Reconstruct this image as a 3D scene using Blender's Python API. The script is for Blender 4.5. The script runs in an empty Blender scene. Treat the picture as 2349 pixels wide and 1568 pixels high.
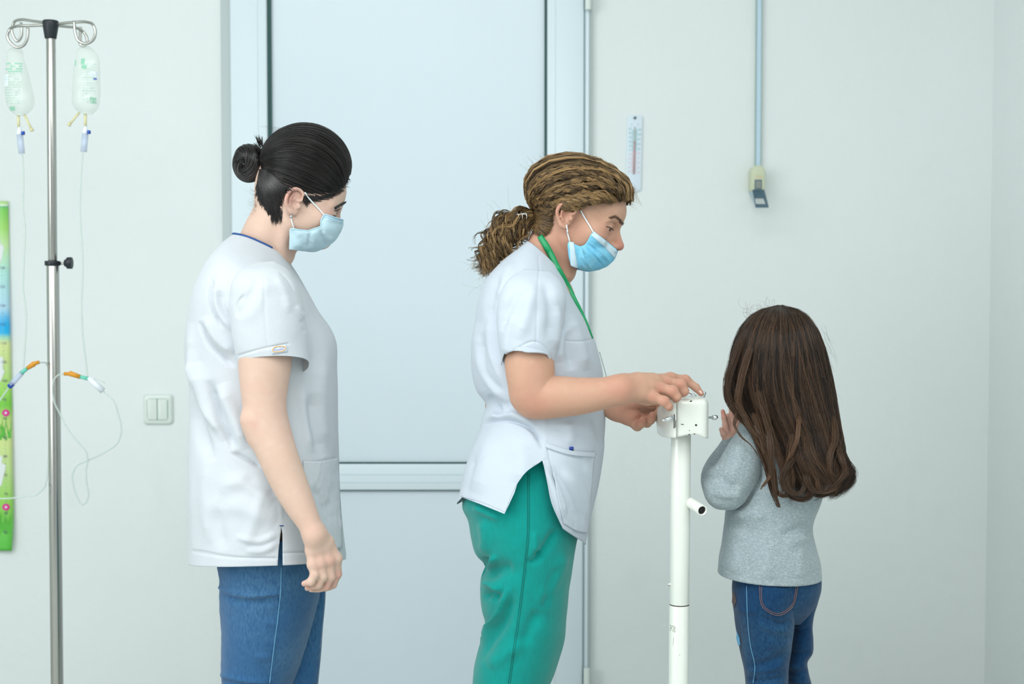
import bpy, bmesh, math, random
import numpy as np
from mathutils import Vector, Matrix, noise as mnoise

S = bpy.context.scene
COL = S.collection
R = math.radians

# ------------------------------------------------------------------ camera
IMG_W, IMG_H, FPX = 2349.0, 1568.0, 3262.5
CAM_Z, PITCH = 1.32, R(2.5)
cam_data = bpy.data.cameras.new('camera')
cam_data.sensor_width = 36.0
cam_data.lens = 36.0 * FPX / IMG_W
cam_data.clip_start = 0.05
cam = bpy.data.objects.new('camera', cam_data)
COL.objects.link(cam)
cam.location = (0, 0, CAM_Z)
cam.rotation_euler = (R(90) - PITCH, 0, 0)
cam_data.dof.use_dof = True
cam_data.dof.focus_distance = 2.52
cam_data.dof.aperture_fstop = 4.5
S.camera = cam

# ------------------------------------------------------------------ light and exposure
S.view_settings.view_transform = 'Standard'
S.view_settings.look = 'None'
S.view_settings.gamma = 1.0
S.view_settings.use_curve_mapping = False
S.view_settings.exposure = 0.31

world = bpy.data.worlds.new('world')
S.world = world
world.use_nodes = True
world.node_tree.nodes['Background'].inputs[0].default_value = (0.88, 0.97, 1.0, 1)
world.node_tree.nodes['Background'].inputs[1].default_value = 0.36


def area(name, loc, rot, sx, sy, power, color):
    l = bpy.data.lights.new(name, 'AREA')
    l.shape = 'RECTANGLE'
    l.size, l.size_y, l.energy, l.color = sx, sy, power, color
    o = bpy.data.objects.new(name, l)
    COL.objects.link(o)
    o.location, o.rotation_euler = loc, rot
    return o


# ceiling fittings and the daylight window behind and left of the camera
area('ceiling_light', (-0.75, 1.15, 2.70), (R(18), 0, 0), 2.4, 1.0, 32, (0.96, 1.0, 1.0))
area('ceiling_light', (0.2, -0.4, 2.70), (R(20), 0, 0), 2.4, 0.8, 22, (0.96, 1.0, 1.0))
area('window_light', (-2.45, 0.6, 1.75), (0, R(-78), R(8)), 1.5, 2.2, 33, (0.93, 0.98, 1.0))


# ------------------------------------------------------------------ projection helper
_cp, _sp = math.cos(PITCH), math.sin(PITCH)


def P(px, py, Y):
    """world point at depth Y seen at photograph pixel px, py"""
    a = (px - IMG_W / 2) / FPX
    b = -(py - IMG_H / 2) / FPX
    d = (a, _cp + b * _sp, -_sp + b * _cp)
    t = Y / d[1]
    return Vector((d[0] * t, Y, CAM_Z + d[2] * t))


def Pn(px, py, Y):
    px = np.asarray(px, float); py = np.asarray(py, float); Y = np.asarray(Y, float)
    a = (px - IMG_W / 2) / FPX
    b = -(py - IMG_H / 2) / FPX
    dy = _cp + b * _sp
    t = Y / dy
    return np.stack([a * t, Y + 0 * a, CAM_Z + (-_sp + b * _cp) * t], -1)


def proj(V):
    V = np.asarray(V, float)
    x, y, z = V[..., 0], V[..., 1], V[..., 2] - CAM_Z
    dep = y * _cp - z * _sp
    up = y * _sp + z * _cp
    return IMG_W / 2 + FPX * x / dep, IMG_H / 2 - FPX * up / dep


def ppm(Y):
    return FPX / Y


# ------------------------------------------------------------------ objects
def put(o, parent=None):
    COL.objects.link(o)
    if parent is not None:
        o.parent = parent
    return o


def tag(o, label=None, cat=None, group=None, kind=None):
    if label: o['label'] = label
    if cat: o['category'] = cat
    if group: o['group'] = group
    if kind: o['kind'] = kind
    return o


def empty(name, loc, parent=None):
    o = bpy.data.objects.new(name, None)
    o.empty_display_size = 0.05
    o.location = loc
    COL.objects.link(o)
    if parent is not None: o.parent = parent
    return o


def mesh_obj(name, V, F, mat, parent=None, smooth=True, origin=None):
    """all coordinates are world ones; the object's origin goes to `origin`
    and the parent's offset is taken off"""
    me = bpy.data.meshes.new(name)
    V = np.asarray(V, float).reshape(-1, 3)
    off = np.zeros(3)
    if origin is not None: off = np.asarray(origin, float)
    me.from_pydata((V - off).tolist(), [], F if isinstance(F, list) else F.tolist())
    me.validate()
    me.update()
    if smooth:
        me.polygons.foreach_set('use_smooth', [True] * len(me.polygons))
    if mat is not None:
        for m in (mat if isinstance(mat, (list, tuple)) else [mat]):
            me.materials.append(m)
    o = bpy.data.objects.new(name, me)
    COL.objects.link(o)
    po = np.zeros(3)
    if parent is not None:
        o.parent = parent
        q = parent
        while q is not None:
            po = po + np.array(q.location); q = q.parent
    o.location = Vector(off - po)
    return o


class MB:
    def __init__(s): s.V = []; s.F = []; s.n = 0; s.M = []
    def add(s, V, F, mi=0):
        V = np.asarray(V, float).reshape(-1, 3)
        s.V.append(V)
        for f in F:
            s.F.append([int(i) + s.n for i in f]); s.M.append(mi)
        s.n += len(V)
        return s
    def box(s, x0, x1, y0, y1, z0, z1, mi=0):
        V = [(x, y, z) for z in (z0, z1) for y in (y0, y1) for x in (x0, x1)]
        return s.add(V, [(0, 2, 3, 1), (4, 5, 7, 6), (0, 1, 5, 4), (2, 6, 7, 3), (0, 4, 6, 2), (1, 3, 7, 5)], mi)
    def tube(s, pts, rad, n=10, caps=True, mi=0, flat=1.0):
        V, F = tube_geo(pts, rad, n, caps, flat)
        return s.add(V, F, mi)
    def prism(s, poly, y0, y1, mi=0):
        """polygon in world x,z extruded along y"""
        n = len(poly)
        V = [(x, y0, z) for x, z in poly] + [(x, y1, z) for x, z in poly]
        F = [list(range(n)), list(range(2 * n - 1, n - 1, -1))] + [[i, n + i, n + (i + 1) % n, (i + 1) % n] for i in range(n)]
        return s.add(V, F, mi)
    def build(s, name, mat, parent=None, smooth=False, origin=None, bevel=0.0, seg=2):
        o = mesh_obj(name, np.concatenate(s.V), s.F, mat, parent, smooth, origin)
        if isinstance(mat, (list, tuple)):
            o.data.polygons.foreach_set('material_index', s.M)
        bm = bmesh.new(); bm.from_mesh(o.data)
        bmesh.ops.recalc_face_normals(bm, faces=bm.faces[:]); bm.to_mesh(o.data); bm.free()
        if bevel > 0:
            b = o.modifiers.new('bevel', 'BEVEL')
            b.width = bevel; b.segments = seg; b.limit_method = 'ANGLE'; b.angle_limit = R(35)
            b.harden_normals = False
            o.data.polygons.foreach_set('use_smooth', [True] * len(o.data.polygons))
        return o


def frames(pts):
    pts = np.asarray(pts, float)
    T = np.gradient(pts, axis=0)
    T /= (np.linalg.norm(T, axis=1)[:, None] + 1e-12)
    N = np.zeros_like(T)
    a = np.array([0, 1.0, 0]) if abs(T[0][1]) < 0.8 else np.array([1.0, 0, 0])
    n = a - T[0] * a.dot(T[0]); N[0] = n / np.linalg.norm(n)
    for i in range(1, len(T)):
        n = N[i - 1] - T[i] * N[i - 1].dot(T[i]); N[i] = n / (np.linalg.norm(n) + 1e-12)
    B = np.cross(T, N)
    return pts, T, N, B


def tube_geo(pts, rad, n=10, caps=True, flat=1.0):
    pts, T, N, B = frames(pts)
    m = len(pts)
    rad = np.full(m, rad) if np.isscalar(rad) else np.asarray(rad, float)
    th = np.linspace(0, 2 * np.pi, n, endpoint=False)
    V = pts[:, None, :] + rad[:, None, None] * (np.cos(th)[None, :, None] * N[:, None, :] * flat + np.sin(th)[None, :, None] * B[:, None, :])
    V = V.reshape(-1, 3)
    F = []
    for i in range(m - 1):
        for j in range(n):
            k = (j + 1) % n
            F.append([i * n + j, i * n + k, (i + 1) * n + k, (i + 1) * n + j])
    if caps:
        F.append(list(range(n - 1, -1, -1))); F.append([(m - 1) * n + j for j in range(n)])
    return V, F


def crv(K, n):
    """Catmull-Rom through the rows of K, n samples, by chord length"""
    K = np.asarray(K, float)
    if K.ndim == 1: K = K[:, None]
    m = len(K)
    if m == 2:
        t = np.linspace(0, 1, n)[:, None]
        return K[0] * (1 - t) + K[1] * t
    s = np.zeros(m)
    dd = np.linalg.norm(np.diff(K[:, :min(3, K.shape[1])], axis=0), axis=1)
    s[1:] = np.cumsum(np.maximum(dd, 1e-9)); s /= s[-1]
    return hermite(s, K, np.linspace(0, 1, n))


def hermite(s, K, t):
    s = np.asarray(s, float); K = np.asarray(K, float); t = np.asarray(t, float)
    if K.ndim == 1: K = K[:, None]
    d = np.diff(K, axis=0) / np.diff(s)[:, None]
    M = np.zeros_like(K)
    M[0], M[-1] = d[0], d[-1]
    M[1:-1] = (d[:-1] * np.diff(s)[1:, None] + d[1:] * np.diff(s)[:-1, None]) / (s[2:] - s[:-2])[:, None]
    i = np.clip(np.searchsorted(s, t, side='right') - 1, 0, len(s) - 2)
    h = (s[i + 1] - s[i])[:, None]
    u = ((t - s[i]) / (s[i + 1] - s[i]))[:, None]
    return ((2 * u**3 - 3 * u**2 + 1) * K[i] + (u**3 - 2 * u**2 + u) * h * M[i] + (-2 * u**3 + 3 * u**2) * K[i + 1] + (u**3 - u**2) * h * M[i + 1])


# ------------------------------------------------------------------ materials
def mat(name, color, rough=0.6, metal=0.0, spec=0.5, alpha=1.0, sheen=0.0, sss=0.0, trans=0.0, coat=0.0, bump=None, mottle=None):
    m = bpy.data.materials.new(name)
    m.use_nodes = True
    nt = m.node_tree
    b = nt.nodes['Principled BSDF']
    b.inputs['Base Color'].default_value = (*color, 1)
    b.inputs['Roughness'].default_value = rough
    b.inputs['Metallic'].default_value = metal
    b.inputs['Specular IOR Level'].default_value = spec
    b.inputs['Alpha'].default_value = alpha
    b.inputs['Sheen Weight'].default_value = sheen
    b.inputs['Transmission Weight'].default_value = trans
    b.inputs['Coat Weight'].default_value = coat
    if sss > 0:
        b.inputs['Subsurface Weight'].default_value = sss
        b.inputs['Subsurface Radius'].default_value = (1.0, 0.35, 0.2)
        b.inputs['Subsurface Scale'].default_value = 0.006
    tc = nt.nodes.new('ShaderNodeTexCoord')
    if bump:
        for (scale, dist, stretch) in (bump if isinstance(bump, list) else [bump]):
            mp = nt.nodes.new('ShaderNodeMapping'); mp.inputs['Scale'].default_value = stretch
            nt.links.new(tc.outputs['Object'], mp.inputs['Vector'])
            nz = nt.nodes.new('ShaderNodeTexNoise'); nz.inputs['Scale'].default_value = scale
            nz.inputs['Detail'].default_value = 3
            nt.links.new(mp.outputs[0], nz.inputs['Vector'])
            bp = nt.nodes.new('ShaderNodeBump'); bp.inputs['Distance'].default_value = dist
            bp.inputs['Strength'].default_value = 1.0
            nt.links.new(nz.outputs['Fac'], bp.inputs['Height'])
            old = b.inputs['Normal'].links[0].from_socket if b.inputs['Normal'].is_linked else None
            if old: nt.links.new(old, bp.inputs['Normal'])
            nt.links.new(bp.outputs[0], b.inputs['Normal'])
    if mottle:
        layers = mottle if isinstance(mottle, list) else [mottle]
        cur = None
        for (scale, col2, lo, hi, stretch) in layers:
            mp = nt.nodes.new('ShaderNodeMapping'); mp.inputs['Scale'].default_value = stretch
            nt.links.new(tc.outputs['Object'], mp.inputs['Vector'])
            nz = nt.nodes.new('ShaderNodeTexNoise'); nz.inputs['Scale'].default_value = scale
            nz.inputs['Detail'].default_value = 4
            nt.links.new(mp.outputs[0], nz.inputs['Vector'])
            mr = nt.nodes.new('ShaderNodeMapRange')
            mr.inputs['From Min'].default_value = lo; mr.inputs['From Max'].default_value = hi
            nt.links.new(nz.outputs['Fac'], mr.inputs['Value'])
            mx = nt.nodes.new('ShaderNodeMix'); mx.data_type = 'RGBA'
            nt.links.new(mr.outputs[0], mx.inputs['Factor'])
            if cur is None: mx.inputs['A'].default_value = (*color, 1)
            else: nt.links.new(cur, mx.inputs['A'])
            mx.inputs['B'].default_value = (*col2, 1)
            cur = mx.outputs['Result']
        nt.links.new(cur, b.inputs['Base Color'])
    return m


def srgb(r, g, b):
    f = lambda c: (c / 255) / 12.92 if c / 255 <= 0.04045 else ((c / 255 + 0.055) / 1.055) ** 2.4
    return (f(r), f(g), f(b))


I3 = (1, 1, 1)
M = {}
M['wall'] = mat('wall_paint', srgb(236, 241, 240), 0.75, spec=0.25, bump=[(60, 0.0012, I3), (4, 0.004, I3)], mottle=[(1.1, srgb(233, 238, 237), .35, .7, I3), (9, srgb(231, 236, 234), .62, .9, (1, 1, .6))])
M['ceiling'] = mat('ceiling_paint', srgb(238, 240, 238), 0.8)
M['floor'] = mat('floor_vinyl', srgb(205, 207, 202), 0.4, mottle=(25, srgb(192, 196, 192), .4, .6, I3))
M['door'] = mat('door_panel', srgb(222, 234, 242), 0.35, spec=0.4)
M['frame'] = mat('frame_aluminium_white', srgb(225, 237, 243), 0.4, spec=0.4)
M['frame_dull'] = mat('frame_edge_grey', srgb(190, 200, 200), 0.5)
M['gasket'] = mat('gasket_dark_green', srgb(10, 70, 68), 0.5)
M['groove'] = mat('frame_groove', srgb(190, 210, 216), 0.6)
M['steel'] = mat('stainless_steel', (0.50, 0.49, 0.46), 0.26, metal=1.0, bump=(300, 0.0001, (1, 1, 0.02)))
M['chrome'] = mat('chrome', (0.75, 0.78, 0.80), 0.1, metal=1.0)
M['black_plastic'] = mat('black_plastic', srgb(22, 30, 38), 0.45)
M['white_plastic'] = mat('white_plastic', srgb(226, 234, 228), 0.25, spec=0.5)
M['switch_gap'] = mat('switch_gap', srgb(110, 175, 155), 0.6)
M['cream'] = mat('cream_plastic', srgb(208, 214, 184), 0.45)
M['enamel'] = mat('white_enamel', srgb(236, 238, 230), 0.22, spec=0.6, coat=0.3)
M['chip'] = mat('paint_chip_dark', srgb(60, 50, 45), 0.8)
M['dark'] = mat('dark_inside', srgb(25, 15, 18), 0.8)
M['bag'] = mat('bag_clear_plastic', srgb(226, 236, 228), 0.12, spec=0.8, alpha=0.30, bump=(35, 0.004, (1, 1, .5)))
M['print_green'] = mat('print_green', srgb(70, 200, 150), 0.6, alpha=0.5)
M['print_pale'] = mat('print_pale_green', srgb(130, 210, 180), 0.6, alpha=0.28)
M['sticker'] = mat('sticker_white', srgb(235, 242, 248), 0.5)
M['print_blue'] = mat('print_blue', srgb(90, 120, 200), 0.6)
M['tube'] = mat('clear_tube', srgb(215, 228, 222), 0.15, spec=0.8, alpha=0.5)
M['tube_yel'] = mat('yellowish_tube', srgb(235, 228, 180), 0.3, alpha=0.8)
M['chamber'] = mat('drip_chamber', srgb(205, 218, 240), 0.15, alpha=0.6)
M['blue_cap'] = mat('blue_cap', srgb(10, 70, 170), 0.3)
M['amber'] = mat('amber_rubber', srgb(222, 150, 30), 0.35)
M['mint'] = mat('mint_connector', srgb(110, 215, 190), 0.35, alpha=0.85)
M['tape_blue'] = mat('tape_pale_blue', srgb(196, 220, 236), 0.4)
M['tape_edge'] = mat('tape_green_edge', srgb(160, 182, 176), 0.5)
M['bracket'] = mat('bracket_slate', srgb(70, 100, 118), 0.45)
M['bracket_pale'] = mat('bracket_pale', srgb(170, 190, 198), 0.45)
M['lens'] = mat('reading_window', srgb(140, 145, 140), 0.2)
M['print_orange'] = mat('print_orange', srgb(240, 180, 130), 0.6)
M['print_teal'] = mat('print_teal', srgb(110, 185, 190), 0.6)
M['print_pink'] = mat('print_pink', srgb(228, 180, 195), 0.6)
M['therm_board'] = mat('thermometer_board', srgb(222, 234, 244), 0.5)
M['therm_red'] = mat('thermometer_red', srgb(232, 150, 150), 0.4)
M['purple_ink'] = mat('purple_ink', srgb(95, 70, 125), 0.7)
M['grey_ink'] = mat('grey_ink', srgb(150, 165, 150), 0.7)
M['magenta'] = mat('flower_magenta', srgb(225, 40, 150), 0.6)
M['white_ink'] = mat('white_ink', srgb(235, 240, 238), 0.6)
M['grass_ink'] = mat('grass_green_ink', srgb(90, 190, 60), 0.6)
# ================================================================== THE SETTING
YW = 3.84                                    # back wall plane
XL, XR, YB, ZC = -2.7, 1.29, -2.6, 2.8
ka = lambda px, py=784, Y=YW: P(px, py, Y).x
kz = lambda py, px=1174, Y=YW: P(px, py, Y).z

dx0, dx1 = ka(513, 640), ka(1356, 640)
DZ1 = 2.22


def struct(name, mb, m, parent=None, **k):
    o = mb.build(name, m, parent, **k)
    if parent is None: o['kind'] = 'structure'
    return o


w = MB()
w.box(XL - .1, dx0, YW, YW + .12, 0, ZC); w.box(dx1, XR + .1, YW, YW + .12, 0, ZC); w.box(dx0, dx1, YW, YW + .12, DZ1, ZC)
struct('wall_back', w, M['wall'])
struct('wall_right', MB().box(XR, XR + .1, YB, YW, 0, ZC), M['wall'])
struct('wall_left', MB().box(XL - .1, XL, YB, YW, 0, ZC), M['wall'])
struct('floor', MB().box(XL - .1, XR + .1, YB, YW + .12, -.05, 0), M['floor'])
struct('ceiling', MB().box(XL - .1, XR + .1, YB, YW + .12, ZC, ZC + .05), M['ceiling'])

# door_1 : white aluminium door, gaskets, mid rail
door = empty('door_1', ((dx0 + dx1) / 2, YW, 0))
door['kind'] = 'structure'
xa, xb, xc = ka(537), ka(621), ka(630)       # frame | stile | gasket
xd, xe, xf = ka(1248), ka(1254), ka(1337)
zr1, zr0 = kz(1061), kz(1120)
fr = MB()
fr.box(dx0, xa, YW - .012, YW + .06, 0, DZ1)
fr.box(ka(1341), dx1, YW - .016, YW + .06, 0, DZ1)
fr.box(xa, ka(1341), YW - .012, YW + .06, DZ1 - .05, DZ1)
fr.build('door_frame', M['frame_dull'], door, bevel=.002)
st = MB()
st.box(xa + .001, xb, YW - .028, YW + .03, .01, DZ1 - .055)
st.box(xe, xf, YW - .028, YW + .03, .01, DZ1 - .055)
st.box(xb, xe, YW - .028, YW + .03, .01, .12)
st.build('door_stile', M['frame'], door, bevel=.004)
st = MB()
st.box(ka(1341), ka(1349), YW - .022, YW - .016, .0, DZ1)
st.box(ka(599), ka(601), YW - .0295, YW - .027, .01, DZ1 - .06)
st.box(ka(1271), ka(1273), YW - .0295, YW - .027, .01, DZ1 - .06)
st.build('frame_trim', M['frame'], door, bevel=.001)
MB().box(xb, xe, YW - .028, YW + .03, zr0, zr1).build('mid_rail', M['frame'], door, bevel=.003)
g = MB()
for zz in (kz(1085), kz(1103)): g.box(xb + .005, xe - .005, YW - .0288, YW - .027, zz - .0006, zz + .0006)
g.build('rail_groove', M['groove'], door)
MB().box(xc, xd, YW - .012, YW + .02, zr1 + .004, DZ1 - .06).build('upper_panel', M['door'], door)
MB().box(xc, xd, YW - .012, YW + .02, .125, zr0 - .004).build('lower_panel', M['door'], door)
g = MB()
g.box(xb, xc, YW - .021, YW + .02, .12, DZ1 - .06); g.box(xd, xe, YW - .021, YW + .02, .12, DZ1 - .06)
g.box(xb, xe, YW - .021, YW + .02, zr1, zr1 + .004); g.box(xb, xe, YW - .021, YW + .02, zr0 - .003, zr0)
g.build('gasket', M['gasket'], door)
for z0, z1 in ((kz(28), kz(28) + .1), (kz(1568) - .06, kz(1523)), (1.1 - .05, 1.1 - .049)):
    if z1 - z0 < .01: continue
    h = MB(); h.tube([(ka(1346), YW - .036, z0), (ka(1346), YW - .036, z1)], .0085, 14)
    hb = h.build('hinge', M['white_plastic'], door, smooth=False, bevel=.001)
MB().box(ka(1338), ka(1341), YW - .018, YW + .05, 0, DZ1).build('joint_gap', M['groove'], door)


# ------------------------------------------------------------------ writing
def text_geo(s, size, cx, cz, y, flat_rot=0.0, depth=0.0004, curve=None):
    cu = bpy.data.curves.new('t', 'FONT')
    cu.body = s; cu.size = size; cu.align_x = 'CENTER'; cu.align_y = 'CENTER'; cu.resolution_u = 2
    ob = bpy.data.objects.new('t', cu)
    COL.objects.link(ob)
    dg = bpy.context.evaluated_depsgraph_get()
    me = bpy.data.meshes.new_from_object(ob.evaluated_get(dg))
    V = np.array([v.co[:] for v in me.vertices]).reshape(-1, 3)
    F = [list(p.vertices) for p in me.polygons]
    bpy.data.objects.remove(ob); bpy.data.curves.remove(cu); bpy.data.meshes.remove(me)
    c, s_ = math.cos(flat_rot), math.sin(flat_rot)
    x = V[:, 0] * c - V[:, 1] * s_; z = V[:, 0] * s_ + V[:, 1] * c
    return np.stack([cx + x, np.full(len(x), y), cz + z], -1), F


# ------------------------------------------------------------------ light switch
sx, sz, h = ka(362), kz(938, 362), .040
sw = empty('light_switch', (sx, YW, sz))
tag(sw, 'square white double rocker light switch on the wall left of the door', 'light switch')


def rrect(cx, cz, hw, hh, r, n=6):
    out = []
    for (ax, az, a0) in ((hw - r, hh - r, 0), (-hw + r, hh - r, 90), (-hw + r, -hh + r, 180), (hw - r, -hh + r, 270)):
        for i in range(n + 1):
            t = R(a0 + 90 * i / n)
            out.append((cx + ax + r * math.cos(t), cz + az + r * math.sin(t)))
    return out


pl = MB()
lay = [(h, YW), (h, YW - .004), (h * .93, YW - .010), (h * .72, YW - .0125), (h * .70, YW - .0105)]
rings = [[(x, y, z) for x, z in rrect(sx, sz, hh, hh * 1.02, hh * .25)] for hh, y in lay]
n = len(rings[0]); V = sum(rings, [])
F = [[i * n + j, i * n + (j + 1) % n, (i + 1) * n + (j + 1) % n, (i + 1) * n + j] for i in range(len(rings) - 1) for j in range(n)]
F.append([(len(rings) - 1) * n + j for j in range(n)])
pl.add(V, F); pl.build('cover_plate', M['white_plastic'], sw, smooth=True, bevel=.0008)
MB().prism(rrect(sx, sz, .0278, .0292, .006), YW - .0108, YW - .0103).build('gap_line', M['switch_gap'], sw)
for s in (-1, 1):
    MB().prism(rrect(sx + s * .0139, sz + .0004, .0130, .0280, .003), YW - .0145, YW - .0104).build('rocker', M['white_plastic'], sw, bevel=.0012)

# ------------------------------------------------------------------ thermometer
tx, tzt, tzb = ka(1456, 350), kz(265, 1456), kz(439, 1456)
th = empty('wall_thermometer', (tx, YW, (tzt + tzb) / 2))
tag(th, 'narrow white wall thermometer with a red column, right of the door', 'thermometer')
hw = .0205
SL = .0000


def lean(V, k=-.014):
    V = np.array(V, float); V[:, 0] += (tzt - V[:, 2]) * k * 1.4; return V


def tb(name, mb, m, **k):
    mb.V = [lean(v) for v in mb.V]
    return mb.build(name, m, th, **k)


mid = (tzt + tzb) / 2
tb('backing_board', MB().prism(rrect(tx, mid, hw, (tzt - tzb) / 2, .008), YW - .006, YW), M['therm_board'], bevel=.001)
zt = lambda py: kz(py, 1456)
g = MB().tube([(tx, YW - .006, zt(271)), (tx, YW - .0075, zt(271))], .0040, 16)
tb('mounting_screw', g, M['bracket'])
tb('glass_tube', MB().tube([(tx, YW - .0085, zt(400)), (tx, YW - .0085, zt(292))], .0022, 10), M['tube'], smooth=True)
tb('red_column', MB().tube([(tx, YW - .0088, zt(398)), (tx, YW - .0088, zt(324))], .0019, 10), M['therm_red'], smooth=True)
g = MB()
for i in range(22):
    z = zt(300) - i * (zt(300) - zt(346)) / 21
    for s in (-1, 1): g.box(tx + s * .0048 - .002, tx + s * .0048 + .002, YW - .0062, YW - .0060, z - .0005, z + .0005, 0)
for i in range(22):
    z = zt(348) - i * (zt(348) - zt(397)) / 21
    for s in (-1, 1): g.box(tx + s * .0048 - .002, tx + s * .0048 + .002, YW - .0062, YW - .0060, z - .0005, z + .0005, 1)
tb('scale_marks', g, [M['print_teal'], M['print_pink']])
g = MB()
nums = ['50', '40', '30', '20', '10', '0']; numf = ['120', '100', '80', '60', '40']
for i, s_ in enumerate(nums):
    V, F = text_geo(s_, .0082, tx - .0125, zt(296) - i * (zt(296) - zt(345)) / 5, YW - .0063); g.add(V, F, 0)
for i, s_ in enumerate(numf):
    V, F = text_geo(s_, .0078, tx + .0125, zt(298) - i * (zt(298) - zt(342)) / 4, YW - .0063); g.add(V, F, 0)
V, F = text_geo('C', .007, tx - .0085, zt(287), YW - .0063); g.add(V, F, 0)
V, F = text_geo('F', .007, tx + .0085, zt(287), YW - .0063); g.add(V, F, 0)
for i, s_ in enumerate(['10', '20', '30', '40', '50']):
    V, F = text_geo(s_, .0072, tx - .0125, zt(355) - i * (zt(355) - zt(394)) / 4, YW - .0063); g.add(V, F, 1)
    V, F = text_geo(['20', '0', '20', '40', '60'][i], .0072, tx + .0125, zt(352) - i * (zt(352) - zt(396)) / 4, YW - .0063); g.add(V, F, 1)
tb('scale_numbers', g, [M['print_teal'], M['print_pink']])

# ------------------------------------------------------------------ hanging height gauge
gx0, gx1 = ka(1732, 190), ka(1745, 190)
gc = ka(1738.5, 190)
hg = empty('wall_height_gauge', (gc, YW, kz(430, 1738)))
tag(hg, 'cream wall height gauge hanging on a long pale blue measuring tape', 'height gauge')
zt = lambda py: kz(py, 1738)
g = MB(); g.box(gx0 + .0016, gx1, YW - .010, YW, zt(385), ZC - .001, 0); g.box(gx0, gx0 + .0016, YW - .012, YW, zt(385), ZC - .001, 1)
g.box(gx1 - .001, gx1 + .001, YW - .012, YW, zt(385), ZC - .001, 1)
g.build('measuring_tape', [M['tape_blue'], M['tape_edge']], hg)
yf = YW - .055
x = lambda px, Y=yf: ka(px, 420, Y)
z = lambda py, Y=yf: kz(py, 1738, Y)
body = [(x(1724), z(438)), (x(1724), z(392)), (x(1727), z(383)), (x(1735), z(379)), (x(1745), z(379)), (x(1753), z(384)), (x(1756), z(394)), (x(1755), z(438))]
MB().prism(body, yf, YW - .001).build('housing', M['cream'], hg, bevel=.004, seg=3)
MB().box(x(1731), x(1748), yf - .0010, yf + .002, z(434), z(412)).build('window_rim', M['bracket'], hg, bevel=.0008)
MB().box(x(1733), x(1746), yf - .0018, yf + .001, z(432), z(415)).build('reading_window', M['lens'], hg)
g = MB()
for s_, yy in (('METRIC', 404),):
    V, F = text_geo('STATURE', .0046, x(1740.5), z(404.5), yf - .0006); g.add(V, F)
g.box(x(1731), x(1749), yf - .0005, yf, z(409.5), z(409))
g.build('printed_name', M['print_orange'], hg)
g = MB()
# head plate: folds down and out to the front, open in its middle
a = [P(1726, 438, yf), P(1753, 438, yf), P(1763, 476, yf - .09), P(1733, 476, yf - .09)]
b_ = [P(1731, 455, yf - .035), P(1751, 455, yf - .035), P(1757, 471, yf - .075), P(1734, 471, yf - .075)]
up = Vector((0, .0, .004))
A = [p + up for p in a]; B = [p + up for p in b_]
VV = a + b_ + A + B
FF = []
for i in range(4):
    j = (i + 1) % 4
    FF += [[i, j, 4 + j, 4 + i], [8 + i, 12 + i, 12 + j, 8 + j], [i, 8 + i, 8 + j, j], [4 + i, 4 + j, 12 + j, 12 + i]]
g.add([v[:] for v in VV], FF)
g.build('head_plate', M['bracket'], hg)
g = MB()
s0 = [P(1717.5, 436, YW - .002), P(1726, 438, yf), P(1733, 476, yf - .09), P(1719, 444, YW - .002)]
V = [v[:] for v in s0] + [(v[0] + .002, v[1], v[2]) for v in s0]
g.add(V, [[0, 1, 2, 3], [7, 6, 5, 4], [0, 4, 5, 1], [1, 5, 6, 2], [2, 6, 7, 3], [3, 7, 4, 0]])
g.build('side_gusset', M['bracket_pale'], hg)

# ------------------------------------------------------------------ growth chart
py0, py1 = 462, 1262
cx1 = ka(27, 800)
cw = .30
gcz0, gcz1 = kz(1260, 20), kz(462, 20)
gch = empty('growth_chart', (cx1 - cw / 2, YW, (gcz0 + gcz1) / 2))
tag(gch, 'tall green paper growth chart with pink flowers on the left wall edge', 'growth chart')


def chart_y(z):
    t = (z - gcz0) / (gcz1 - gcz0)
    return YW - .003 - .012 * np.exp(-((t - .0) / .10) ** 2) - .004 * np.sin(t * 7) ** 2


def edge_x(z):
    t = (z - gcz0) / (gcz1 - gcz0)
    return .0035 * (.5 - t) - .004 * np.exp(-(t / .05) ** 2)


nz = 120
V = []; F = []
for i in range(nz + 1):
    z_ = gcz0 + (gcz1 - gcz0) * i / nz
    for xx, curl in ((cx1 - cw, 0), (cx1 - .06, 0), (cx1 - .02, .001), (cx1, .003)):
        V.append((xx + edge_x(z_), chart_y(z_) - curl, z_))
for i in range(nz):
    for j in range(3): F.append([i * 4 + j, i * 4 + j + 1, i * 4 + j + 5, i * 4 + j + 4])
# coloured print of the paper: bands of the printed picture
pm = bpy.data.materials.new('chart_print'); pm.use_nodes = True
nt = pm.node_tree; bs = nt.nodes['Principled BSDF']; bs.inputs['Roughness'].default_value = .35
tc = nt.nodes.new('ShaderNodeTexCoord'); sep = nt.nodes.new('ShaderNodeSeparateXYZ')
nzn = nt.nodes.new('ShaderNodeTexNoise'); nzn.inputs['Scale'].default_value = 22
nt.links.new(tc.outputs['Generated'], sep.inputs[0]); nt.links.new(tc.outputs['Object'], nzn.inputs['Vector'])
ad = nt.nodes.new('ShaderNodeMath'); ad.operation = 'MULTIPLY_ADD'; ad.inputs[1].default_value = .006
nt.links.new(nzn.outputs['Fac'], ad.inputs[0]); nt.links.new(sep.outputs['Z'], ad.inputs[2])
cr = nt.nodes.new('ShaderNodeValToRGB'); nt.links.new(ad.outputs[0], cr.inputs[0])
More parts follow.
